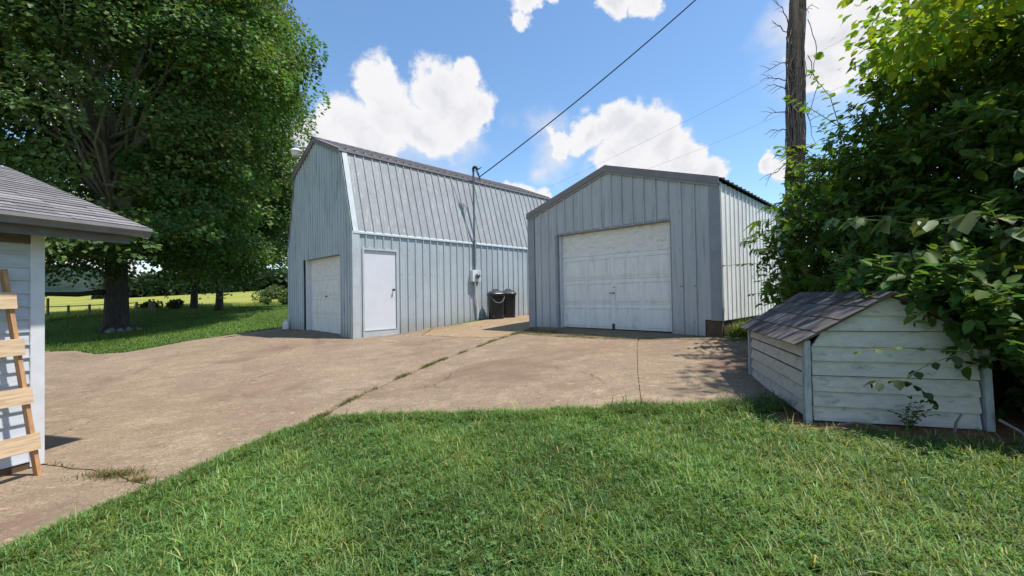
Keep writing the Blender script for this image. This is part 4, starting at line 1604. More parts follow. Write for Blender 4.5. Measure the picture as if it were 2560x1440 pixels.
# white jug at the barn's far corner
jx, jy = bpt(-.17, 4.42)
jz = g1(jx, jy) + .015
jg = thing("plastic_jug", "small white plastic jug standing at the barn's corner by the grass", "jug", (jx, jy, jz), .4)
Z0[jg.name] = 0
b = MB()
b.lathe([(.08, 0), (.098, .012), (.10, .17), (.085, .215), (.05, .25), (.03, .262), (.03, .275)], 18, sq=.25)
b.build("jug_body", M["jug"], jg, smooth=False)
b = MB()
b.tube([(.07, 0, .235), (.105, 0, .235), (.122, 0, .19), (.12, 0, .12), (.099, 0, .10)], .012, 6)
b.build("handle", M["jug"], jg)
b = MB()
b.lathe([(.034, .272), (.034, .298), (.03, .302)], 14)
b.build("cap", M["white"], jg)

# ------------------------------------------------------------------ vegetation helpers
def tone(n, base, var=.25, hue=.12):
    """leaf colours round a base"""
    v = 1 + RNG.normal(0, var, (n, 1))
    h = RNG.normal(0, hue, (n, 1))
    c = np.array(base)[None] * np.clip(v, .45, 1.8)
    c[:, 0:1] *= np.clip(1 + 2.0 * h, .5, 1.8)
    c[:, 2:3] *= np.clip(1 - h, .5, 1.6)
    return c.astype(np.float32)


def rep(c, k):
    return np.repeat(c, k, 0)


def crown(name, parent, centre, rad, nclump, per, size, base, zmin, mat, seed, holes=(), keep=None, spread=.75, shell=.55):
    rg = np.random.default_rng(seed)
    c = np.array(centre)
    out = []
    while len(out) < nclump:
        d = unit(rg.normal(0, 1, 3))
        r_ = shell + (1 - shell) * rg.random() ** .7
        lob = 1 + .13 * math.sin(d[0] * 5 + seed) + .12 * math.sin(d[1] * 6 + 2 * seed) + .10 * math.sin(d[2] * 7 + 3 * seed)
        p = c + d * np.array(rad) * r_ * lob
        if p[2] < zmin + rg.random() * .9:
            continue
        if any(np.hypot(p[0] - h[0], np.hypot(p[1] - h[1], p[2] - h[2])) < h[3] for h in holes):
            continue
        if keep is not None and not keep(p):
            continue
        out.append(p)
    cc = np.array(out)
    n = len(cc) * per
    ci = np.repeat(np.arange(len(cc)), per)
    sp = rg.uniform(.6, 1.5, len(cc)) * spread
    off = rg.normal(0, 1, (n, 3)) * np.array([1, 1, .36])
    off = off / np.maximum(1, np.linalg.norm(off, axis=1, keepdims=True) / 1.55) * sp[ci][:, None]
    P = cc[ci] + off
    P[:, 2] -= .22 * (off[:, 0] ** 2 + off[:, 1] ** 2)
    outw = unit(P - c)
    A = unit(off * np.array([1, 1, .3]) + rg.normal(0, .5, (n, 3)) + np.array([0, 0, -.55]))
    N = unit(np.array([0, 0, .9]) + outw * .5 + rg.normal(0, .34, (n, 3)))
    S = size * rg.uniform(.65, 1.3, n)
    V, F = leaves(P, A, N, S, TPL4)
    cl = (1 + rg.normal(0, .24, len(cc)))[ci][:, None]
    yel = np.clip(rg.normal(0, .10, len(cc)), -.1, .3)[ci][:, None]
    col = tone(n, base, .16, .06) * np.clip(cl, .6, 1.5)
    col[:, 0:1] *= 1 + 1.6 * yel
    np_mesh(name, V, F, mat, parent, rep(col, 4))
    return cc


def limb_path(a, b, sag=.0, wob=.2, n=7, seed=0):
    rg = np.random.default_rng(seed)
    a, b = np.array(a, float), np.array(b, float)
    out = []
    w = rg.normal(0, wob, (n, 3))
    for i in range(n):
        t = i / (n - 1)
        p = a + (b - a) * t + w[i] * math.sin(math.pi * t)
        p[2] += sag * math.sin(math.pi * t)
        out.append(p)
    return out


def local(pts, o):
    return [tuple(np.array(p) - np.array(o)) for p in pts]


def tree(name, label, base, trunk_r, fork_z, centre, rad, nclump, per, size, colr, zmin, seed, holes=(), keep=None, nl=26, big_limbs=(), flare=1.35, spread=.75, group=None):
    x, y = base
    z = g1(x, y) - .03
    t = thing(name, label, "tree", (x, y, z), 0, group, z0=0)
    Z0[t.name] = 0
    cc = crown("crown", t, centre, rad, nclump, per, size, colr, zmin, M["leaf"], seed, holes, keep, spread)
    rg = np.random.default_rng(seed + 50)
    b = MB()
    pts = [(0, 0, -.15), (0, 0, .05), (0, 0, .35), (.02, 0, .9), (0, .03, 1.7), (0, 0, fork_z - z)]
    rr = [trunk_r * flare * 1.12, trunk_r * flare, trunk_r * 1.12, trunk_r, trunk_r * .93, trunk_r * .86]
    b.tube(pts, rr, 16)
    for i in range(7):
        a = rg.uniform(0, 6.28)
        L = trunk_r * rg.uniform(1.5, 2.1)
        b.tube([(math.cos(a) * trunk_r * .7, math.sin(a) * trunk_r * .7, .45), (math.cos(a) * L * .75, math.sin(a) * L * .75, .10), (math.cos(a) * L * 1.15, math.sin(a) * L * 1.15, -.1)], [trunk_r * .28, trunk_r * .25, trunk_r * .12], 7)
    tr = b.build("trunk", M["bark"], t, smooth=True)
    top = (x, y, fork_z - .3)
    for i, (bx_, by_, bz_, r_) in enumerate(big_limbs):
        b = MB()
        p = limb_path(top, (bx_, by_, bz_), .3, .22, 8, seed + i)
        b.tube(local(p, (x, y, z)), [r_ * (1 - .75 * k / 7) for k in range(8)], 9)
        b.build("limb", M["limb"], t, smooth=True)
    b = MB()
    sel = rg.choice(len(cc), min(nl, len(cc)), replace=False)
    for i in sel:
        q = cc[i]
        h0 = rg.uniform(.0, .55)
        st = np.array([x, y, fork_z]) + (np.array(centre) - np.array([x, y, fork_z])) * h0
        p = limb_path(st, q, .2, .3, 6, seed + int(i))
        b.tube(local(p, (x, y, z)), [.085 * (1 - .16 * k) * (trunk_r / .4) ** .5 for k in range(6)], 6)
    b.build("branch", M["limb"], t, smooth=True)["kind"] = "stuff"
    return t


# ------------------------------------------------------------------ trees on the back lawn
tree("maple_tree", "large broad maple with a thick dark trunk standing beyond the shed roof", (-17.46, 18.74), .43, 3.6,
     (-16.7, 17.0, 9.8), (6.8, 7.0, 9.8), 450, 520, .165, (.105, .170, .058), 1.5, 21,
     holes=tuple((-17.46 * q - dx * q, 18.5 * q, zz * q, rr) for q in (.50, .56, .62, .68, .74, .80, .86, .92, .97) for dx, zz, rr in ((0, 4.6, 1.0), (.05, 6.2, 1.15), (.1, 7.8, 1.1), (.1, 9.4, 1.0), (.1, 11.0, .95), (-1.2, 7.2, .8))), nl=40,
     big_limbs=((-17.5, 18.0, 13.0, .27), (-15.3, 17.6, 9.2, .22), (-18.6, 17.4, 12.0, .2), (-17.1, 17.8, 8.0, .2), (-21.5, 18.3, 9.0, .17), (-14.5, 18.0, 8.5, .17)))
tree("maple_tree", "slender-trunked leafy tree of the back pair, nearer the barn", (-18.6, 27.0), .20, 1.5,
     (-18.0, 26.4, 12.0), (4.5, 4.8, 13.5), 400, 380, .18, (.096, .158, .052), 1.0, 33, nl=22,
     big_limbs=((-18.0, 26.6, 11.0, .15), (-16.0, 26.0, 8.0, .12), (-20.5, 26.0, 8.5, .12)), spread=.85)
tree("maple_tree", "slender forked tree of the back pair, nearer the big maple trunk", (-23.2, 31.0), .22, 1.6,
     (-22.6, 30.2, 9.6), (6.0, 5.6, 9.6), 320, 260, .20, (.086, .145, .050), 1.15, 41, nl=18,
     big_limbs=((-23.0, 30.5, 9.0, .15), (-21.0, 30.0, 8.0, .12), (-25.0, 30.0, 8.5, .12)), spread=.95)

# roots and stones at the foot of the large trunk
rk = [(-17.05, 18.05, .20), (-16.75, 18.18, .16), (-16.9, 17.85, .12), (-16.55, 18.35, .17), (-16.3, 18.55, .13)]
for i, (x, y, s) in enumerate(rk):
    s *= .8
    z = g1(x, y)
    b = MB()
    bm = bmesh.new()
    bmesh.ops.create_icosphere(bm, subdivisions=2, radius=1)
    rgs = random.Random(60 + i)
    for v in bm.verts:
        k = s * (1 + .25 * math.sin(v.co.x * 3 + i) * math.cos(v.co.y * 4) + rgs.uniform(-.08, .08))
        v.co = Vector((v.co.x * k * 1.2, v.co.y * k * .9, v.co.z * k * 1.0))
    bm.verts.index_update()
    b.add([v.co[:] for v in bm.verts], [[v.index for v in f.verts] for f in bm.faces])
    bm.free()
    o = b.build("stone", M["stone"])
    o.location = (x, y, z + s * .35)
    tag(o, ("flat pale stone nearest the centre of the maple trunk's foot", "mid-sized stone behind the flattest one at the maple's foot", "smallest stone, in front of the others at the maple's foot", "second rightmost stone at the maple's foot", "rightmost stone at the maple's foot")[i], "stone", "stones round the maple trunk")

# low sweeping branch at the shed corner belongs to the maple
o = bpy.data.objects["maple_tree"]
ox = np.array(o.location)
b = MB()
pp = [(-17.5, 18.6, 1.1 - .6), (-18.3, 17.9, .35), (-18.9, 17.2, .38), (-19.4, 16.4, .75), (-19.55, 16.1, 1.1), (-19.2, 16.0, 1.25)]
b.tube(local(pp, ox), [.11, .10, .085, .065, .05, .03], 8)
b.build("limb", M["dark"], o, smooth=True)

# ------------------------------------------------------------------ far wood and field shrubs
def clump_mass(cs, per, size, spread, base, rg, flat=.75):
    cc = np.array([c[:3] for c in cs])
    rr = np.array([c[3] for c in cs])
    n = len(cc) * per
    ci = np.repeat(np.arange(len(cc)), per)
    d = unit(rg.normal(0, 1, (n, 3)))
    P = cc[ci] + d * (rr[ci] * (.55 + .45 * rg.random(n) ** .5))[:, None] * np.array([1, 1, flat])
    A = unit(d + rg.normal(0, .8, (n, 3)))
    N = unit(d * .7 + np.array([0, 0, .7]) + rg.normal(0, .4, (n, 3)))
    V, F = leaves(P, A, N, size * rg.uniform(.6, 1.4, n), TPL4)
    col = tone(n, base, .18, .06) * np.clip(1 + rg.normal(0, .15, len(cc)), .6, 1.5)[ci][:, None]
    return V, F, rep(col, 4)


rg = np.random.default_rng(77)
cs = []
for i in range(420):
    a = R(rg.uniform(-43.5, -14))
    d = rg.uniform(120, 134)
    x, y = d * math.sin(a), d * math.cos(a)
    r_ = rg.uniform(1.8, 3.5)
    cs.append((x, y, g1(x, y) + rg.uniform(.3, 1.0) * r_ * .9, r_))
V, F, C = clump_mass(cs, 90, 1.1, 1, (.030, .050, .024), rg)
o = np_mesh("far_treeline", V, F, M["leaf"], None, C)
tag(o, "dark far-off belt of trees along the edge of the hay field", "treeline", kind="stuff")

cs = []
for i in range(50):
    r_ = rg.uniform(.4, .9)
    q = rg.random()
    x = -31 + 9 * q + rg.normal(0, .8)
    y = 52 + 9 * q + rg.normal(0, 1.2)
    cs.append((x, y, g1(x, y) + r_ * rg.uniform(.4, 1.8), r_))
V, F, C = clump_mass(cs, 170, .24, 1, (.085, .13, .05), rg)
o = np_mesh("hedgerow", V, F, M["leaf"], None, C)
tag(o, "pale green scrubby hedgerow glimpsed between the trees and the barn", "hedge", kind="stuff")


def shrub(label, x, y, w, h, seed, base=(.10, .14, .05), n=9):
    rgx = np.random.default_rng(seed)
    z = g1(x, y)
    t = thing("field_shrub", label, "shrub", (x, y, z), 0, "shrubs at the field's edge", z0=0)
    cs = [(x + rgx.normal(0, w * .3), y + rgx.normal(0, w * .3), z + h * rgx.uniform(.3, .75), h * rgx.uniform(.25, .45)) for _ in range(n)]
    V, F, C = clump_mass(cs, 110, .16, 1, base, rgx)
    np_mesh("foliage", V, F, M["leaf"], t, C)
    Z0[t.name] = 0
    b = MB()
    for i in range(5):
        b.tube([(rgx.normal(0, .08), rgx.normal(0, .08), -.05), (rgx.normal(0, w * .2), rgx.normal(0, w * .2), h * .6)], [.025, .01], 5)
    b.build("stem", M["bark"], t)["kind"] = "stuff"


shrub("dark rounded shrub by the fence just beside the forked tree", -25.6, 32.2, .9, .75, 1, (.09, .125, .05))
shrub("small brownish shrub between the fence posts and the forked tree", -26.9, 31.4, .6, .65, 2, (.11, .12, .055))
shrub("low dark shrub in the field close to the barn corner", -20.6, 38.5, 1.0, .7, 3, (.10, .14, .05))
shrub("pale grassy shrub in the field between slender tree and barn", -22.5, 39.0, .8, .6, 4, (.11, .15, .05))

# tall weeds along the lawn's far border
rg = np.random.default_rng(5)
n = 12000
r_ = rg.uniform(-1.25, -.50, n)
yb = np.interp(r_, [-1.3, -1.1, -.95, -.75, -.52, 0], [22, 24, 27.5, 34, 40, 44])
y = yb + np.abs(rg.normal(0, 2.2, n)) - .3
x = r_ * y
P = np.stack([x, y, gh(x, y)], 1)
an = rg.uniform(0, 6.28, n)
A = np.stack([np.cos(an), np.sin(an), 0 * an], 1)
V, F = blades(P, A, rg.uniform(.10, .34, n) * (1 + .5 * lumps(x, y, .5)), rg.uniform(.02, .05, n), rg.uniform(.0, .35, n), rg.uniform(.1, .6, n))
C = tone(n, (.27, .32, .09), .25, .15)
o = np_mesh("tall_grass", V, F, M["blade"], None, rep(C, 5))
tag(o, "tall pale weeds along the border of lawn and field", "grass", kind="stuff")

# ------------------------------------------------------------------ pasture fence
fx = [(-28.4, 26.0, 1.25), (-27.35, 26.2, .78), (-26.3, 26.45, .78), (-25.2, 26.8, .80), (-24.2, 27.4, .78), (-23.9, 28.2, .72)]
fe = thing("pasture_fence", "thin brown post and rail pasture fence left of the big maple trunk", "fence", (-26.3, 26.4, g1(-26.3, 26.4)), z0=0)
fo = np.array(fe.location)
Z0[fe.name] = 0
for x, y, h in fx + [(-30.5, 25.6, .78), (-32.0, 25.4, .78)]:
    z = g1(x, y)
    b = MB()
    b.box(x - fo[0] - .05, x - fo[0] + .05, y - fo[1] - .05, y - fo[1] + .05, z - fo[2] - .2, z - fo[2] + h, .01)
    b.build("post", M["post"], fe)
line = [(-32.0, 25.4), (-30.5, 25.6), (-28.4, 26.0), (-27.35, 26.2), (-26.3, 26.45), (-25.2, 26.8), (-24.2, 27.4)]
for hgt in (.72, .48, .24):
    for (x0, y0), (x1, y1) in zip(line[:-1], line[1:]):
        if hgt < .7 and -28.5 < x0 < -25.3:
            continue
        b = MB()
        b.beam((x0 - fo[0], y0 - fo[1], g1(x0, y0) + hgt - fo[2]), (x1 - fo[0], y1 - fo[1], g1(x1, y1) + hgt - fo[2]), .035, .055)
        b.build("rail", M["post"], fe)
for lab, x, y, h in (("short lone fence post in the field right of the maple trunk", -24.6, 29.2, .62), ("low thin post in the field beside the brownish shrub", -26.1, 30.6, .85)):
    b = MB()
    b.box(-.06, .06, -.06, .06, -.2, h, .012)
    o = b.build("fence_post", M["post"])
    o.location = (x, y, g1(x, y))
    tag(o, lab, "post")

# ------------------------------------------------------------------ front lawn: real blades
rg = np.random.default_rng(3)


def on_lawn(x, y):
    a = (x - DO[0]) * DF[0] + (y - DO[1]) * DF[1]
    b_ = (x - DO[0]) * DS[0] + (y - DO[1]) * DS[1]
    return inside(x, y, LAWN_POLY) & ~((a > -.02) & (a < KW + .02) & (b_ > -.02) & (b_ < KD))


def scatter(n, x0, x1, y0, y1):
    x = rg.uniform(x0, x1, n)
    y = rg.uniform(y0, y1, n)
    # frayed edge
    e = .035 * lumps(x, y, 5.0) + rg.normal(0, .022, n)
    ok = on_lawn(x + .045 + e, y - .055 + e)
    m = soil_mask(x, y)
    ok &= rg.random(n) > np.clip(m * 1.15, 0, .97)
    return x[ok], y[ok]


def lawn_cols(x, y, n):
    """patches of lush, plain and yellowed grass"""
    pa = lumps(x, y, 1.1, .4)
    pb = lumps(x, y, 2.6, 2.0)
    c = tone(n, (.138, .236, .060), .26, .08)
    w = np.clip(.5 + .8 * pa, 0, 1)[:, None]
    c = c * (.64 + .54 * w)
    ye = np.clip(pb - .15, 0, 1)[:, None] * .9
    c = c * (1 - ye * .5) + np.array([.29, .31, .085]) * ye * .5
    straw = np.clip((x - .8) * .55, 0, 1) * np.clip(.35 + .9 * lumps(x, y, 2.0, 4.0), 0, 1)
    straw = (.78 * straw)[:, None]
    c = c * (1 - straw) + np.array([.24, .25, .105]) * rg.uniform(.7, 1.2, (n, 1)) * straw
    dry = rg.random(n) < (.035 + .06 * np.clip(pb, 0, 1) + .10 * (x > 1.6))
    c[dry] = tone(dry.sum(), (.36, .36, .16), .2, .08)
    return c.astype(np.float32)


tx, ty = scatter(62000, -3.6, 4.6, .9, 4.5)
d = np.hypot(tx, ty)
k = rg.random(len(tx)) < np.clip(1.15 - .14 * d, .42, 1)
tx, ty = tx[k], ty[k]
per = 6
th = rg.uniform(.40, 1.60, len(tx)) * (1 + .30 * lumps(tx, ty, 3.3, 1.0))
ti = np.repeat(np.arange(len(tx)), per)
n = len(ti)
an = rg.uniform(0, 6.28, n)
rr = np.abs(rg.normal(0, .012, n))
xs1 = tx[ti] + np.cos(an) * rr
ys1 = ty[ti] + np.sin(an) * rr
over = ~on_lawn(xs1, ys1) | (edge_dist(xs1, ys1, LAWN) < .13)
P = np.stack([xs1, ys1, gh(tx, ty)[ti] - .004 + .019 * over], 1)
A = np.stack([np.cos(an), np.sin(an), 0 * an], 1)
L = rg.uniform(.026, .072, n) * th[ti]
lng = rg.random(n) < .05
L[lng] *= 1.7
V, F = blades(P, A, np.clip(L, .02, .2), rg.uniform(.0038, .0075, n), np.clip(rg.normal(.85, .5, n), .05, 2.4), np.clip(rg.normal(.85, .4, n), .05, 1.5))
o = np_mesh("lawn_grass", V, F, M["blade"], None, rep(lawn_cols(xs1, ys1, n) * (.72 + .28 * np.clip(th[ti], .5, 1.5))[:, None].astype(np.float32), 5))
tag(o, "mown green grass of the front lawn", "grass", kind="stuff")

# clover and small broad leaves among the blades
x, y = scatter(20000, -3.4, 4.4, 1.0, 4.5)
k = rg.random(len(x)) < np.clip(.25 + .9 * lumps(x, y, 1.9, 5.0), .04, 1)
x, y = x[k], y[k]
n = len(x)
P = np.stack([x, y, gh(x, y) + rg.uniform(.012, .045, n)], 1)
P3 = np.repeat(P, 3, 0)
a0 = np.repeat(rg.uniform(0, 6.28, n), 3) + np.tile([0, 2.09, 4.18], n)
A = np.stack([np.cos(a0), np.sin(a0), .12 + 0 * a0], 1)
N = unit(np.array([0, 0, 1]) + np.repeat(rg.normal(0, .3, (n, 3)), 3, 0))
V, F = leaves(P3, A, N, np.repeat(rg.uniform(.010, .020, n), 3), TPL4)
C = tone(n, (.12, .24, .07), .2, .06)
o = np_mesh("clover", V, F, M["blade"], None, rep(np.repeat(C, 3, 0), 4))
tag(o, "small clover leaves scattered through the front lawn", "clover", kind="stuff")

# dry clippings lying on the turf
x, y = scatter(1500, -3.2, 4.4, 1.2, 4.3)
k = rg.random(len(x)) < np.where(x > 1.0, .9, .38)
x, y = x[k], y[k]
n = len(x)
P = np.stack([x, y, gh(x, y) + rg.uniform(.02, .05, n)], 1)
an = rg.uniform(0, 6.28, n)
A = np.stack([np.cos(an), np.sin(an), rg.normal(0, .15, n)], 1)
N = unit(np.array([0, 0, 1]) + rg.normal(0, .5, (n, 3)))
tp = (np.array([[0, 0, 0], [.5, .022, .03], [1, 0, .0], [.5, -.022, .03]]), TPL4[1])
V, F = leaves(P, A, N, rg.uniform(.03, .10, n), tp)
C = tone(n, (.36, .37, .20), .2, .04)
o = np_mesh("grass_clippings", V, F, M["blade"], None, rep(C, 4))
tag(o, "pale dry clippings strewn over the front lawn", "clippings", kind="stuff")

# back lawn
n = 150000
r_ = rg.uniform(-1.35, -.44, n)
y = 10.5 + 30 * rg.random(n) ** 1.6
x = r_ * y
back_poly = BACK_EDGE + [(-20, 12.6), (-60, 20), (-60, 60), (10, 60), (2, 24), (-5.5, 17.5)]
e = rg.normal(0, .04, n)
ok = inside(x + e, y, back_poly) & (y < border_y(x, y) + .5)
x, y = x[ok], y[ok]
n = len(x)
P = np.stack([x, y, gh(x, y) - .01], 1)
an = rg.uniform(0, 6.28, n)
A = np.stack([np.cos(an), np.sin(an), 0 * an], 1)
V, F = blades(P, A, rg.uniform(.05, .12, n), rg.uniform(.010, .026, n), rg.uniform(.1, .9, n), rg.uniform(.2, .9, n))
C = tone(n, (.11, .185, .038), .22, .10) * (1 + .25 * lumps(x, y, .5))[:, None].astype(np.float32)
o = np_mesh("back_grass", V, F, M["blade"], None, rep(C, 5))
tag(o, "mown grass of the lawn under the trees", "grass", kind="stuff")

# weeds in the concrete joints
pts = []


def along(line, n, dens, w):
    L = np.array(line)
    seg = np.hypot(*(L[1:] - L[:-1]).T)
    cum = np.concatenate([[0], np.cumsum(seg)])
    s = rg.uniform(0, cum[-1], n)
    kk = np.clip(np.searchsorted(cum, s) - 1, 0, len(seg) - 1)
    q = L[kk] + (L[kk + 1] - L[kk]) * ((s - cum[kk]) / seg[kk])[:, None]
    g = .5 + .5 * np.sin(s * 5.1 + dens) * np.sin(s * 2.3 + 1.7 * dens) + .35 * np.sin(s * 11 + dens)
    keep_ = rg.random(n) < np.clip(g, 0.0, 1) ** 2.2
    q = q[keep_] + rg.normal(0, w, (keep_.sum(), 2))
    return q


def weed(name, label, q, Lr, base, wr=(.003, .007)):
    n = len(q)
    P = np.stack([q[:, 0], q[:, 1], gh(q[:, 0], q[:, 1]) + .012], 1)
    an = rg.uniform(0, 6.28, n)
    A = np.stack([np.cos(an), np.sin(an), 0 * an], 1)
    V, F = blades(P, A, rg.uniform(*Lr, n), rg.uniform(*wr, n), rg.uniform(.2, 1.8, n), rg.uniform(.2, 1.2, n))
    o = np_mesh(name, V, F, M["blade"], None, rep(tone(n, base, .25, .14), 5))
    return tag(o, label, "weeds", kind="stuff")


weed("joint_weeds", "olive weeds sprouting along the long joint of the drive", np.concatenate([along(J1, 8200, 1.0, .026), along(J1b, 1800, 2.0, .05)]), (.02, .08), (.13, .135, .04))
q = np.concatenate([rg.normal((-3.08, 3.30), (.13, .035), (420, 2)), rg.normal((-2.78, 3.17), (.05, .02), (110, 2)), along(J3, 260, 3.0, .012)])
weed("crack_weeds", "dry weeds lying along the crack beside the shed's ladder", q, (.03, .085), (.16, .145, .055))
q = np.concatenate([along(JA, 2400, .3, .05), rg.normal((.75, 9.1), (.18, .18), (700, 2)), rg.normal((.45, 9.75), (.12, .25), (350, 2)), rg.normal((1.25, 8.45), (.18, .08), (450, 2)), rg.normal((3.75, 7.0), (.16, .07), (300, 2))])
weed("apron_weeds", "brownish weeds along the apron in front of the garage", q, (.025, .09), (.14, .125, .045))
q = np.concatenate([along(JE, 500, .9, .02), rg.normal((-3.6, 10.3), (.3, .03), (60, 2))])
weed("strip_weeds", "sparse weeds at the edge of the orange slab by the barn", q, (.02, .07), (.14, .13, .05))
q = []
for i in range(60):
    u = rg.uniform(.25, 3.2)
    v = rg.uniform(.05, .5)
    c, s = math.cos(ANG), math.sin(ANG)
    q.append((GC[0] + u * c + v * s, GC[1] + u * s - v * c))
q = np.array(q)
q = np.repeat(q, 40, 0) + rg.normal(0, .07, (2400, 2))
weed("garage_weeds", "yellow green weeds growing under the white garage wall", q, (.10, .42), (.14, .19, .035), (.008, .02))
q = np.stack([rg.uniform(1.9, 2.5, 500), rg.normal(3.92, .10, 500)], 1)
Lw = np.array(LAWN[2:])
sg2 = np.hypot(*(Lw[1:] - Lw[:-1]).T)
cm = np.concatenate([[0], np.cumsum(sg2)])
ss_ = rg.uniform(0, cm[-1], 15000)
kk = np.clip(np.searchsorted(cm, ss_) - 1, 0, len(sg2) - 1)
dv = (Lw[kk + 1] - Lw[kk]) / sg2[kk][:, None]
q3 = Lw[kk] + dv * (ss_ - cm[kk])[:, None] + np.stack([dv[:, 1], -dv[:, 0]], 1) * (rg.uniform(-.03, .17, 15000) + .03 * np.sin(ss_ * 9) + .02 * np.sin(ss_ * 23))[:, None]
weed("rim_grass", "ragged grass creeping over the concrete's rim along the front lawn", q3, (.03, .075), (.135, .22, .055), (.004, .008))
weed("edge_grass", "taller grass tufts where the lawn meets concrete by the kennel", q, (.08, .18), (.09, .14, .035), (.004, .008))

# ------------------------------------------------------------------ big shrub thicket on the right
BUSH = [((5.6, 6.2, .55), (1.4, 1.3, 1.65)), ((5.2, 4.9, 1.0), (1.25, 1.3, 1.65)), ((6.7, 5.2, 1.4), (1.7, 1.9, 1.8)),
        ((4.85, 3.4, .2), (.85, .95, 1.5)), ((6.0, 3.4, .9), (1.4, 1.4, 1.7)), ((7.4, 6.6, .8), (1.8, 1.6, 1.8)), ((5.15, 5.9, -.2), (.95, .9, .9)), ((5.2, 2.2, .0), (.9, 1.0, 1.2)),
        ((4.35, 3.75, -.15), (.55, .8, .75)), ((4.78, 6.5, .3), (.5, .6, 1.25)), ((4.2, 4.2, .05), (.45, .8, .5)), ((3.84, 3.2, -.12), (.30, .28, .42))]


def bush_points(n, rg, depth=(.72, 1.06)):
    out, nor = [], []
    vol = np.array([r[0] * r[1] * r[2] for c, r in BUSH]) ** .67
    pr = vol / vol.sum()
    while len(out) < n:
        i = rg.choice(len(BUSH), p=pr)
        c, r_ = np.array(BUSH[i][0]), np.array(BUSH[i][1])
        d = unit(rg.normal(0, 1, 3))
        k = rg.uniform(*depth) * (1 + .16 * math.sin(d[0] * 6 + i) * math.cos(d[2] * 5 + 2 * i) + .08 * math.sin(d[1] * 13 + i))
        p = c + d * r_ * k
        if p[2] < g1(p[0], p[1]) + .08:
            continue
        deep = False
        for j, (c2, r2) in enumerate(BUSH):
            if j != i and np.linalg.norm((p - np.array(c2)) / np.array(r2)) < .70:
                deep = True
        # keep clear of the kennel
        a = (p[0] - DO[0]) * DF[0] + (p[1] - DO[1]) * DF[1]
        b_ = (p[0] - DO[0]) * DS[0] + (p[1] - DO[1]) * DS[1]
        if (-.2 < a < KW * .62 and -.5 < b_ < KD + .12 and p[2] < .30) or (KW * .6 < a < KW + .12 and -.5 < b_ < KD + .12 and p[2] < KE + .04 + max(0, KW - a) * slopek):
            deep = True
        if deep:
            continue
        out.append(p)
        nor.append(unit(d / r_))
    return np.array(out), np.array(nor)


rg = np.random.default_rng(90)
bush = thing("overgrown_shrub", "tall dense overgrown shrub rising behind the kennel, sunlit on top", "shrub", (5.3, 5.3, g1(5.3, 5.3)), 0, z0=0)
C0, N0 = bush_points(2900, rg)
# growth draped over the kennel's far roof slope and front corner
ex, en = [], []
for i in range(280):
    a = rg.uniform(.74, 1.45)
    b_ = rg.uniform(-.34, 1.2)
    zr = KE + slopek * min(a, max(KW - a, -.1))
    if b_ > -.10:
        z = zr + .06 + rg.uniform(.0, .30) * (a - .5)
    else:
        if a < .84 + .25 * rg.random():
            continue
        z = zr + rg.uniform(-.30, .18)
        if z < zr - .05 and a < 1.08:
            continue
    q = DO + DF * a + DS * b_
    ex.append((q[0], q[1], z))
    en.append((-.35, -.5, .55))
C0 = np.concatenate([C0, np.array(ex)])
N0 = np.concatenate([N0, unit(np.array(en))])
per = 26
n = len(C0) * per
ci = np.repeat(np.arange(len(C0)), per)
tw = unit(N0 * .9 + rg.normal(0, .55, N0.shape) + np.array([0, 0, .10]))
tl = rg.uniform(.22, .55, len(C0))
q = rg.random(n)
P = C0[ci] + tw[ci] * (tl[ci] * q)[:, None] + rg.normal(0, .02, (n, 3))
P[:, 2] -= .12 * q * q * tl[ci]
sidev = unit(np.cross(tw[ci], rg.normal(0, 1, (n, 3))))
A = unit(tw[ci] * .55 + sidev * .9 + np.array([0, 0, -.30]))
N = unit(np.array([0, 0, 1.0]) + N0[ci] * .45 + rg.normal(0, .35, (n, 3)))
S = np.clip(rg.lognormal(-2.55, .38, n), .035, .17)
V, F = leaves(P, A, N, S, TPL6)
cl = np.clip(1 + rg.normal(0, .2, len(C0)), .6, 1.5)[ci][:, None]
col = tone(n, (.080, .142, .034), .18, .08) * cl
np_mesh("foliage", V, F, M["bushleaf"], bush, rep(col, 6))
b = MB()
bo = np.array(bush.location)
for i in range(0, len(C0), 2):
    b.tube([tuple(C0[i] - bo), tuple(C0[i] + tw[i] * tl[i] * .55 - bo), tuple(C0[i] + tw[i] * tl[i] - np.array([0, 0, .05]) - bo)], [.008, .005, .003], 3, cap=False)
o = b.build("twig", M["twig"], bush, fix=False)
o["kind"] = "stuff"
# inner dark stems
b = MB()
Z0[bush.name] = 0
for i in range(70):
    c, r_ = BUSH[i % len(BUSH)]
    x0 = c[0] + rg.normal(0, .4)
    y0 = c[1] + rg.normal(0, .4)
    if (x0 - DO[0]) * DF[0] + (y0 - DO[1]) * DF[1] < KW + .25 and (x0 - DO[0]) * DS[0] + (y0 - DO[1]) * DS[1] < KD + .3:
        continue
    e = np.array(c) + unit(rg.normal(0, 1, 3)) * np.array(r_) * .85
    e[2] = max(e[2], g1(x0, y0) + .5)
    p = limb_path((x0, y0, g1(x0, y0) - .1), e, .1, .12, 6, i)
    b.tube(local(p, bo), [.030 - .0045 * k for k in range(6)], 5)
b.build("stem", M["bark"], bush)["kind"] = "stuff"
# inner leaves that close the thicket, coloured darker to paint in its shaded depth
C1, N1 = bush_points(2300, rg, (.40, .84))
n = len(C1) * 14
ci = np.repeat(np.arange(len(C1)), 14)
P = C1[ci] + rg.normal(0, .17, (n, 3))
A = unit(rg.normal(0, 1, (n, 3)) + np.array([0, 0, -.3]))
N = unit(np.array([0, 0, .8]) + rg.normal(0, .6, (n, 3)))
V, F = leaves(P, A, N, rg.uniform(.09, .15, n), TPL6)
np_mesh("foliage", V, F, M["bushleaf"], bush, rep(tone(n, (.06, .10, .022), .18, .08), 6))


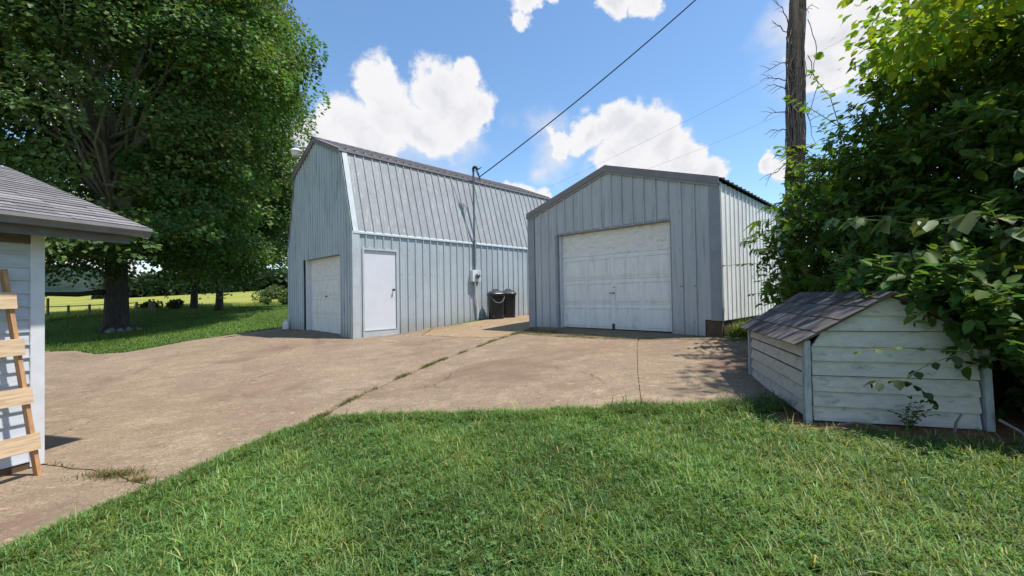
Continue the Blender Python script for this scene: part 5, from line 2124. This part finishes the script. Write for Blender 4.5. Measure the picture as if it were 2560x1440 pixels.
def spray(parent, pts, nl, size, base, tpl, seed, droop=.35, mat="bigleaf", pair=True, rad=.007, side_only=False):
    """a stem with leaves set along it in pairs"""
    rgx = np.random.default_rng(seed)
    pts = np.array(pts, float)
    po = np.array(parent.location)
    b = MB()
    b.tube(local(pts, po), [rad * (1 - .6 * i / (len(pts) - 1)) for i in range(len(pts))], 5)
    st = b.build("stem", M["stem"], parent, fix=False)
    seg = np.linalg.norm(pts[1:] - pts[:-1], axis=1)
    cum = np.concatenate([[0], np.cumsum(seg)])
    s = np.linspace(.12, 1, nl) * cum[-1]
    P, A, N = [], [], []
    for i, v in enumerate(s):
        k = min(np.searchsorted(cum, v, side="right") - 1, len(seg) - 1)
        d = (pts[k + 1] - pts[k]) / seg[k]
        p = pts[k] + d * (v - cum[k])
        sd_ = unit(np.cross(d, np.array([0, 0, 1.0])))
        for sg in ((-1, 1) if pair else ((-1) ** i,)):
            P.append(p)
            A.append(unit(sd_ * sg * .9 + d * .5 + np.array([0, 0, -droop]) + rgx.normal(0, .18, 3)))
            N.append(unit(np.array([0, 0, 1.0]) + d * .2 + rgx.normal(0, .22, 3)))
    P.append(pts[-1])
    A.append(unit(d + np.array([0, 0, -droop])))
    N.append(np.array([0, 0, 1.0]) + rgx.normal(0, .2, 3))
    P, A, N = np.array(P), np.array(A), unit(np.array(N))
    n = len(P)
    S = size * rgx.uniform(.7, 1.2, n)
    return P, A, N, S, tone(n, base, .14, .06)


def spray_plant(parent, specs, tpl, mat, each=False):
    """all leaves of a plant; large ones each an object"""
    for sp in specs:
        P, A, N, S, C = sp
        if each:
            for i in range(len(P)):
                V, F = leaves(P[i:i + 1], A[i:i + 1], N[i:i + 1], S[i:i + 1], tpl)
                np_mesh("leaf", V, F, M[mat], parent, rep(C[i:i + 1], len(tpl[0])))
        else:
            V, F = leaves(P, A, N, S, tpl)
            np_mesh("foliage", V, F, M[mat], parent, rep(C, len(tpl[0])))


# broad heart-leaved plant in front of the thicket
bp = thing("broadleaf_plant", "sprawling plant with large drooping heart-shaped leaves above the kennel roof", "plant", (4.35, 3.25, g1(4.35, 3.25)), 0, z0=0)
Z0[bp.name] = 0
LB = (.165, .215, .095)
stems = [
    ([(4.35, 3.3, -.7), (4.1, 3.5, .1), (3.75, 3.7, .52), (3.35, 3.75, .60), (3.05, 3.75, .62)], 8, .145),
    ([(4.35, 3.3, -.6), (4.1, 3.2, .15), (3.85, 3.15, .50), (3.55, 3.2, .56), (3.25, 3.3, .52)], 8, .17),
    ([(4.3, 3.2, -.5), (4.15, 3.05, .2), (3.95, 3.0, .42), (3.7, 3.05, .42)], 6, .19),
    ([(4.4, 3.2, -.5), (4.3, 3.05, .4), (4.1, 3.0, .75), (3.95, 3.0, .86), (3.75, 3.05, .85)], 7, .15),
    ([(4.4, 3.2, -.3), (4.2, 2.9, .2), (3.95, 2.75, .38), (3.7, 2.75, .35)], 6, .16),
    ([(4.4, 3.2, -.5), (4.2, 2.95, -.1), (4.0, 2.8, .05), (3.8, 2.75, .0)], 6, .12),
    ([(4.45, 3.3, -.5), (4.3, 3.2, .6), (4.25, 3.1, 1.0), (4.2, 3.0, 1.1)], 6, .13),
    ([(4.35, 3.3, -.5), (4.3, 3.9, .4), (4.1, 4.2, .7), (3.75, 4.35, .75), (3.35, 4.4, .72)], 9, .13),
    ([(4.35, 3.2, -.8), (4.1, 2.9, -.4), (3.95, 2.75, -.3), (3.8, 2.7, -.35)], 6, .10),
    ([(4.4, 3.3, -.4), (4.0, 3.3, .1), (3.7, 3.25, .22), (3.45, 3.2, .18)], 9, .11), ([(4.4, 3.3, -.4), (4.1, 3.0, .0), (3.85, 2.9, .12), (3.6, 2.9, .05)], 9, .105),
    ([(4.3, 3.1, -.6), (4.0, 2.95, -.2), (3.8, 2.9, -.12), (3.58, 2.95, -.2)], 8, .10), ([(4.4, 3.2, -.2), (4.25, 2.9, .55), (4.05, 2.8, .72), (3.85, 2.8, .68)], 8, .13),
    ([(4.4, 3.4, -.3), (4.1, 3.6, .3), (3.8, 3.75, .36), (3.5, 3.8, .30)], 9, .12)]
spray_plant(bp, [spray(bp, p, k, s, LB, TPLH, 200 + i, .75) for i, (p, k, s) in enumerate(stems)], TPLH, "bigleaf", each=True)

# sprays of the thicket that stand out against the white wall and the sky
ss = []
for i, (p, k, s) in enumerate([
    ([(4.7, 6.2, 1.0), (4.2, 6.4, 1.12), (3.8, 6.5, 1.08)], 7, .24), ([(4.7, 6.3, .9), (4.3, 6.7, 1.0), (4.0, 6.9, .95)], 7, .22),
    ([(4.6, 6.0, 1.2), (4.1, 6.1, 1.32), (3.75, 6.2, 1.25)], 6, .22)]):
    ss.append(spray(bush, p, k, s, (.07, .125, .03), TPLN, 300 + i, .5))
spray_plant(bush, ss, TPLN, "bushleaf")
ss = []
for i, (p, k, s) in enumerate([
    ([(4.5, 6.3, .3), (4.0, 6.4, .40), (3.6, 6.5, .42), (3.3, 6.55, .40)], 12, .075), ([(4.4, 6.3, -.1), (4.0, 6.5, -.02), (3.7, 6.6, -.05)], 10, .07),
    ([(4.5, 6.3, .6), (4.1, 6.3, .66), (3.75, 6.35, .62)], 10, .08), ([(4.4, 6.2, .1), (3.95, 6.2, .18), (3.6, 6.2, .15)], 10, .07),
    ([(4.6, 5.8, 2.2), (4.2, 5.9, 2.55), (3.95, 5.95, 2.7)], 10, .10), ([(4.6, 5.8, 2.0), (4.35, 5.7, 2.6), (4.15, 5.75, 2.95)], 10, .10),
    ([(5.0, 5.2, 2.4), (4.6, 5.2, 2.9), (4.3, 5.25, 3.05)], 11, .11), ([(5.0, 5.2, 2.6), (4.7, 5.0, 3.1), (4.5, 5.05, 3.2)], 10, .11),
    ([(4.9, 6.4, 1.6), (4.5, 6.6, 2.0), (4.3, 6.7, 2.2)], 10, .09)]):
    ss.append(spray(bush, p, k, s, (.10, .165, .03), TPL8, 330 + i, .35))
spray_plant(bush, ss, TPL8, "bushleaf")

# overhanging tree at the upper right
ot = thing("overhanging_tree", "sunlit yellow green tree branches hanging in at the top right corner", "tree", (6.6, 3.6, g1(6.6, 3.6)), 0, z0=0)
Z0[ot.name] = 0
oo = np.array(ot.location)
b = MB()
b.tube(local(limb_path((6.6, 3.6, -1.2), (6.3, 3.9, 4.2), 0, .1, 8, 4), oo), [.13 - .008 * k for k in range(8)], 9)
b.build("trunk", M["bark"], ot, smooth=True)
cents = []
for i in range(150):
    e = np.array([rg.uniform(4.05, 7.2), rg.uniform(3.2, 6.4), 0])
    e[2] = rg.uniform(2.45, 3.7 + .5 * max(0, e[0] - 5))
    if e[0] / e[1] < .93 + .05 * math.sin(i):
        continue
    cents.append(e)
b = MB()
for i, e in enumerate(cents[:50]):
    p = limb_path((6.35, 3.9, rg.uniform(2.2, 3.6)), e, .15, .12, 5, i + 9)
    b.tube(local(p, oo), [.022, .017, .013, .009, .005], 5)
b.build("branch", M["twig"], ot)["kind"] = "stuff"
cc = np.array(cents)
per = 64
n = len(cc) * per
ci = np.repeat(np.arange(len(cc)), per)
off = rg.normal(0, .22, (n, 3)) * np.array([1, 1, .5])
P = cc[ci] + off
A = unit(off * .8 + rg.normal(0, .12, (n, 3)) + np.array([0, 0, -.16]))
N = unit(np.array([0, 0, 1]) + rg.normal(0, .45, (n, 3)))
V, F = leaves(P, A, N, rg.uniform(.06, .125, n), TPL8)
np_mesh("crown", V, F, M["bushleaf"], ot, rep(tone(n, (.21, .29, .035), .16, .10) * np.clip(1 + rg.normal(0, .15, len(cc)), .6, 1.4)[ci][:, None], 8))

# sprig hanging in front of the kennel
sg_ = thing("vine_sprig", "thin leafy sprig trailing in front of the kennel's lap boards", "sprig", (4.0, 2.85, g1(4.0, 2.85)), 0, z0=0)
Z0[sg_.name] = 0
s1 = spray(sg_, [(4.0, 2.85, -1.0), (3.54, 2.95, -0.55), (3.19, 3.00, -0.45), (2.82, 3.10, -0.43), (2.56, 3.15, -0.46)], 12, .055, (.10, .14, .045), TPL8, 401, .3, rad=.005)
s2 = spray(sg_, [(3.19, 3.00, -0.45), (2.94, 3.03, -0.55), (2.79, 3.05, -0.65), (2.62, 3.07, -0.67)], 5, .085, (.05, .07, .03), TPL8, 402, .8, rad=.004)
s3 = spray(sg_, [(2.79, 3.05, -0.65), (2.89, 3.03, -0.71), (2.96, 3.02, -0.79)], 4, .07, (.05, .07, .03), TPL8, 403, .8, rad=.003)
spray_plant(sg_, [s1, s2, s3], TPL8, "bigleaf")
# seedling at the kennel's foot
sd2 = thing("weed_plant", "small dark bushy weed growing against the kennel's lowest board", "weed", (2.98, 3.24, g1(2.98, 3.24)), 0, z0=0)
Z0[sd2.name] = 0
sp_ = []
for i in range(9):
    a = rg.uniform(0, 6.28)
    L = rg.uniform(.08, .2)
    z = g1(2.98, 3.24)
    sp_.append(spray(sd2, [(2.98, 3.24, z), (2.98 + .4 * L * math.cos(a), 3.24 + .3 * L * math.sin(a) - .02, z + .12), (2.98 + L * math.cos(a), 3.22 + .5 * L * math.sin(a) - .02, z + rg.uniform(.12, .26))], 6, .035, (.05, .085, .03), TPL8, 420 + i, .2, rad=.003))
spray_plant(sd2, sp_, TPL8, "bigleaf")
# dead sticks on the soil
for i, (lab, p) in enumerate((("curved bare stick on the soil at the kennel's near corner", [(2.52, 3.33, .02), (2.62, 3.30, .05), (2.72, 3.26, .045), (2.80, 3.22, .01)]),
                              ("pale crooked root on the soil beside the kennel's far front post", [(3.52, 3.10, .10), (3.55, 3.00, .05), (3.50, 2.90, .02), (3.36, 2.82, .015)]),
                              ("short upright twig against the kennel's lowest board", [(3.22, 3.13, .0), (3.25, 3.14, .08), (3.29, 3.14, .14)]))):
    b = MB()
    x0, y0, _ = p[0]
    z = g1(x0, y0)
    b.tube([(a - x0, c - y0, e) for a, c, e in p], [.011, .009, .007, .004][:len(p)], 6)
    o = b.build("dead_stick", M["vine"] if i != 1 else M["limb"])
    o.location = (x0, y0, z)
    tag(o, lab, "stick")

# ------------------------------------------------------------------ utility pole with dead vines
pb = np.array([6.98, 10.55])
pole = thing("utility_pole", "weathered wooden utility pole wrapped in dead vines behind the shrub", "utility pole", (pb[0], pb[1], g1(*pb)), 0, z0=0)
Z0[pole.name] = 0
po = np.array(pole.location)
lean = np.array([.050, .02])
H = 11.4
b = MB()
b.tube([(0, 0, -.3), (lean[0] * 4, lean[1] * 4, 4), (lean[0] * H, lean[1] * H, H)], [.175, .16, .13], 14)
b.build("pole", M["polewood"], pole, smooth=True)
b = MB()
b.beam((lean[0] * 10.9 - .9, lean[1] * 10.9 - .5, 10.9), (lean[0] * 10.9 + .9, lean[1] * 10.9 + .5, 10.9), .09, .11)
b.build("crossarm", M["polewood"], pole)
b = MB()
for i in range(70):
    a = rg.uniform(0, 6.28)
    tw_ = rg.uniform(-.5, .5)
    z0_, z1_ = rg.uniform(0, 3.5), rg.uniform(5, H)
    pts = []
    for k in range(16):
        z = z0_ + (z1_ - z0_) * k / 15
        aa = a + tw_ * (z - z0_) * .5 + rg.normal(0, .16)
        r_ = .155 + rg.uniform(.0, .07)
        pts.append((lean[0] * z + r_ * math.cos(aa), lean[1] * z + r_ * math.sin(aa), z))
    b.tube(pts, rg.uniform(.008, .02), 4, cap=False)
b.build("vine", M["vine"], pole, fix=False)["kind"] = "stuff"
for i, (z, L, dz, side_) in enumerate((1.29 * z, 1.29 * L, 1.29 * dz, q9) for z, L, dz, q9 in [(5.1, .75, -.35, -1), (4.75, .80, -.10, -1), (4.55, .62, .02, -1), (4.15, .75, -.28, -1), (3.75, .60, -.12, -1), (5.6, .5, .25, -1), (3.15, .7, -.55, -1), (5.9, .45, .4, -1), (4.3, .30, -.8, 1), (3.6, .25, -.6, 1), (6.0, .3, .3, 1)]):
    b = MB()
    n_ = 7
    p0 = np.array([lean[0] * z + side_ * .17, lean[1] * z, z])
    d_ = np.array([side_ * L * .83, -L * .4 * side_ * -1 * .5, dz])
    pts = []
    for k in range(n_):
        t = k / (n_ - 1)
        pts.append(p0 + d_ * t + np.array([rg.normal(0, .02), rg.normal(0, .02), .10 * math.sin(t * 2.6) + rg.normal(0, .02)]))
    b.tube([tuple(p) for p in pts], [.015 - .0018 * k for k in range(n_)], 5)
    for k in (2, 3, 4):
        q_ = pts[k]
        e = q_ + np.array([side_ * rg.uniform(.12, .3), rg.normal(0, .05), rg.uniform(-.2, .16)])
        b.tube([tuple(q_), tuple((q_ + e) / 2 + np.array([0, 0, .02])), tuple(e)], [.008, .006, .004], 4)
    b.build("vine_branch", M["vine"], pole, fix=False)
# hanging loops
for i in range(7):
    b = MB()
    z = rg.uniform(3.9, 7.6)
    sd_ = -1 if i < 5 else 1
    pts = []
    for k in range(9):
        t = k / 8
        pts.append((lean[0] * z + sd_ * (.16 + .2 * math.sin(math.pi * t) + rg.normal(0, .012)), rg.normal(-.05, .03), z - 1.5 * t))
    b.tube(pts, .011, 4)
    b.build("vine_branch", M["vine"], pole, fix=False)
ss = []
for i in range(9):
    z = rg.uniform(2.9, 4.4)
    a = rg.uniform(0, 6.28)
    p0 = po + np.array([lean[0] * z, lean[1] * z, z]) + np.array([.18 * math.cos(a), -.18 * abs(math.sin(a)), 0])
    e = p0 + np.array([rg.uniform(-.6, .4), -.2, rg.uniform(-.1, .35)])
    ss.append(spray(pole, [tuple(p0), tuple((p0 + e) / 2 + np.array([0, 0, .06])), tuple(e)], 9, .14, (.17, .22, .03), TPL8, 500 + i, .4, rad=.004))
spray_plant(pole, ss, TPL8, "bushleaf")

# two thin distant wires crossing the sky
for lab, a, c in (("thin overhead wire, upper of the pair crossing behind the garage roof", (3.4, 38, 9.6), (20.5, 22, 14.6)), ("thin overhead wire, lower of the pair crossing behind the garage roof", (12.0, 38, 11.0), (20.4, 24, 12.2))):
    b = MB()
    A_, B_ = Vector(a), Vector(c)
    pts = []
    for i in range(17):
        q = i / 16
        p = A_.lerp(B_, q) - A_
        p.z -= .25 * 4 * q * (1 - q)
        pts.append(p)
    b.tube(pts, .008, 4)
    o = b.build("overhead_wire", M["cable"])
    o.location = a
    tag(o, lab, "wire")
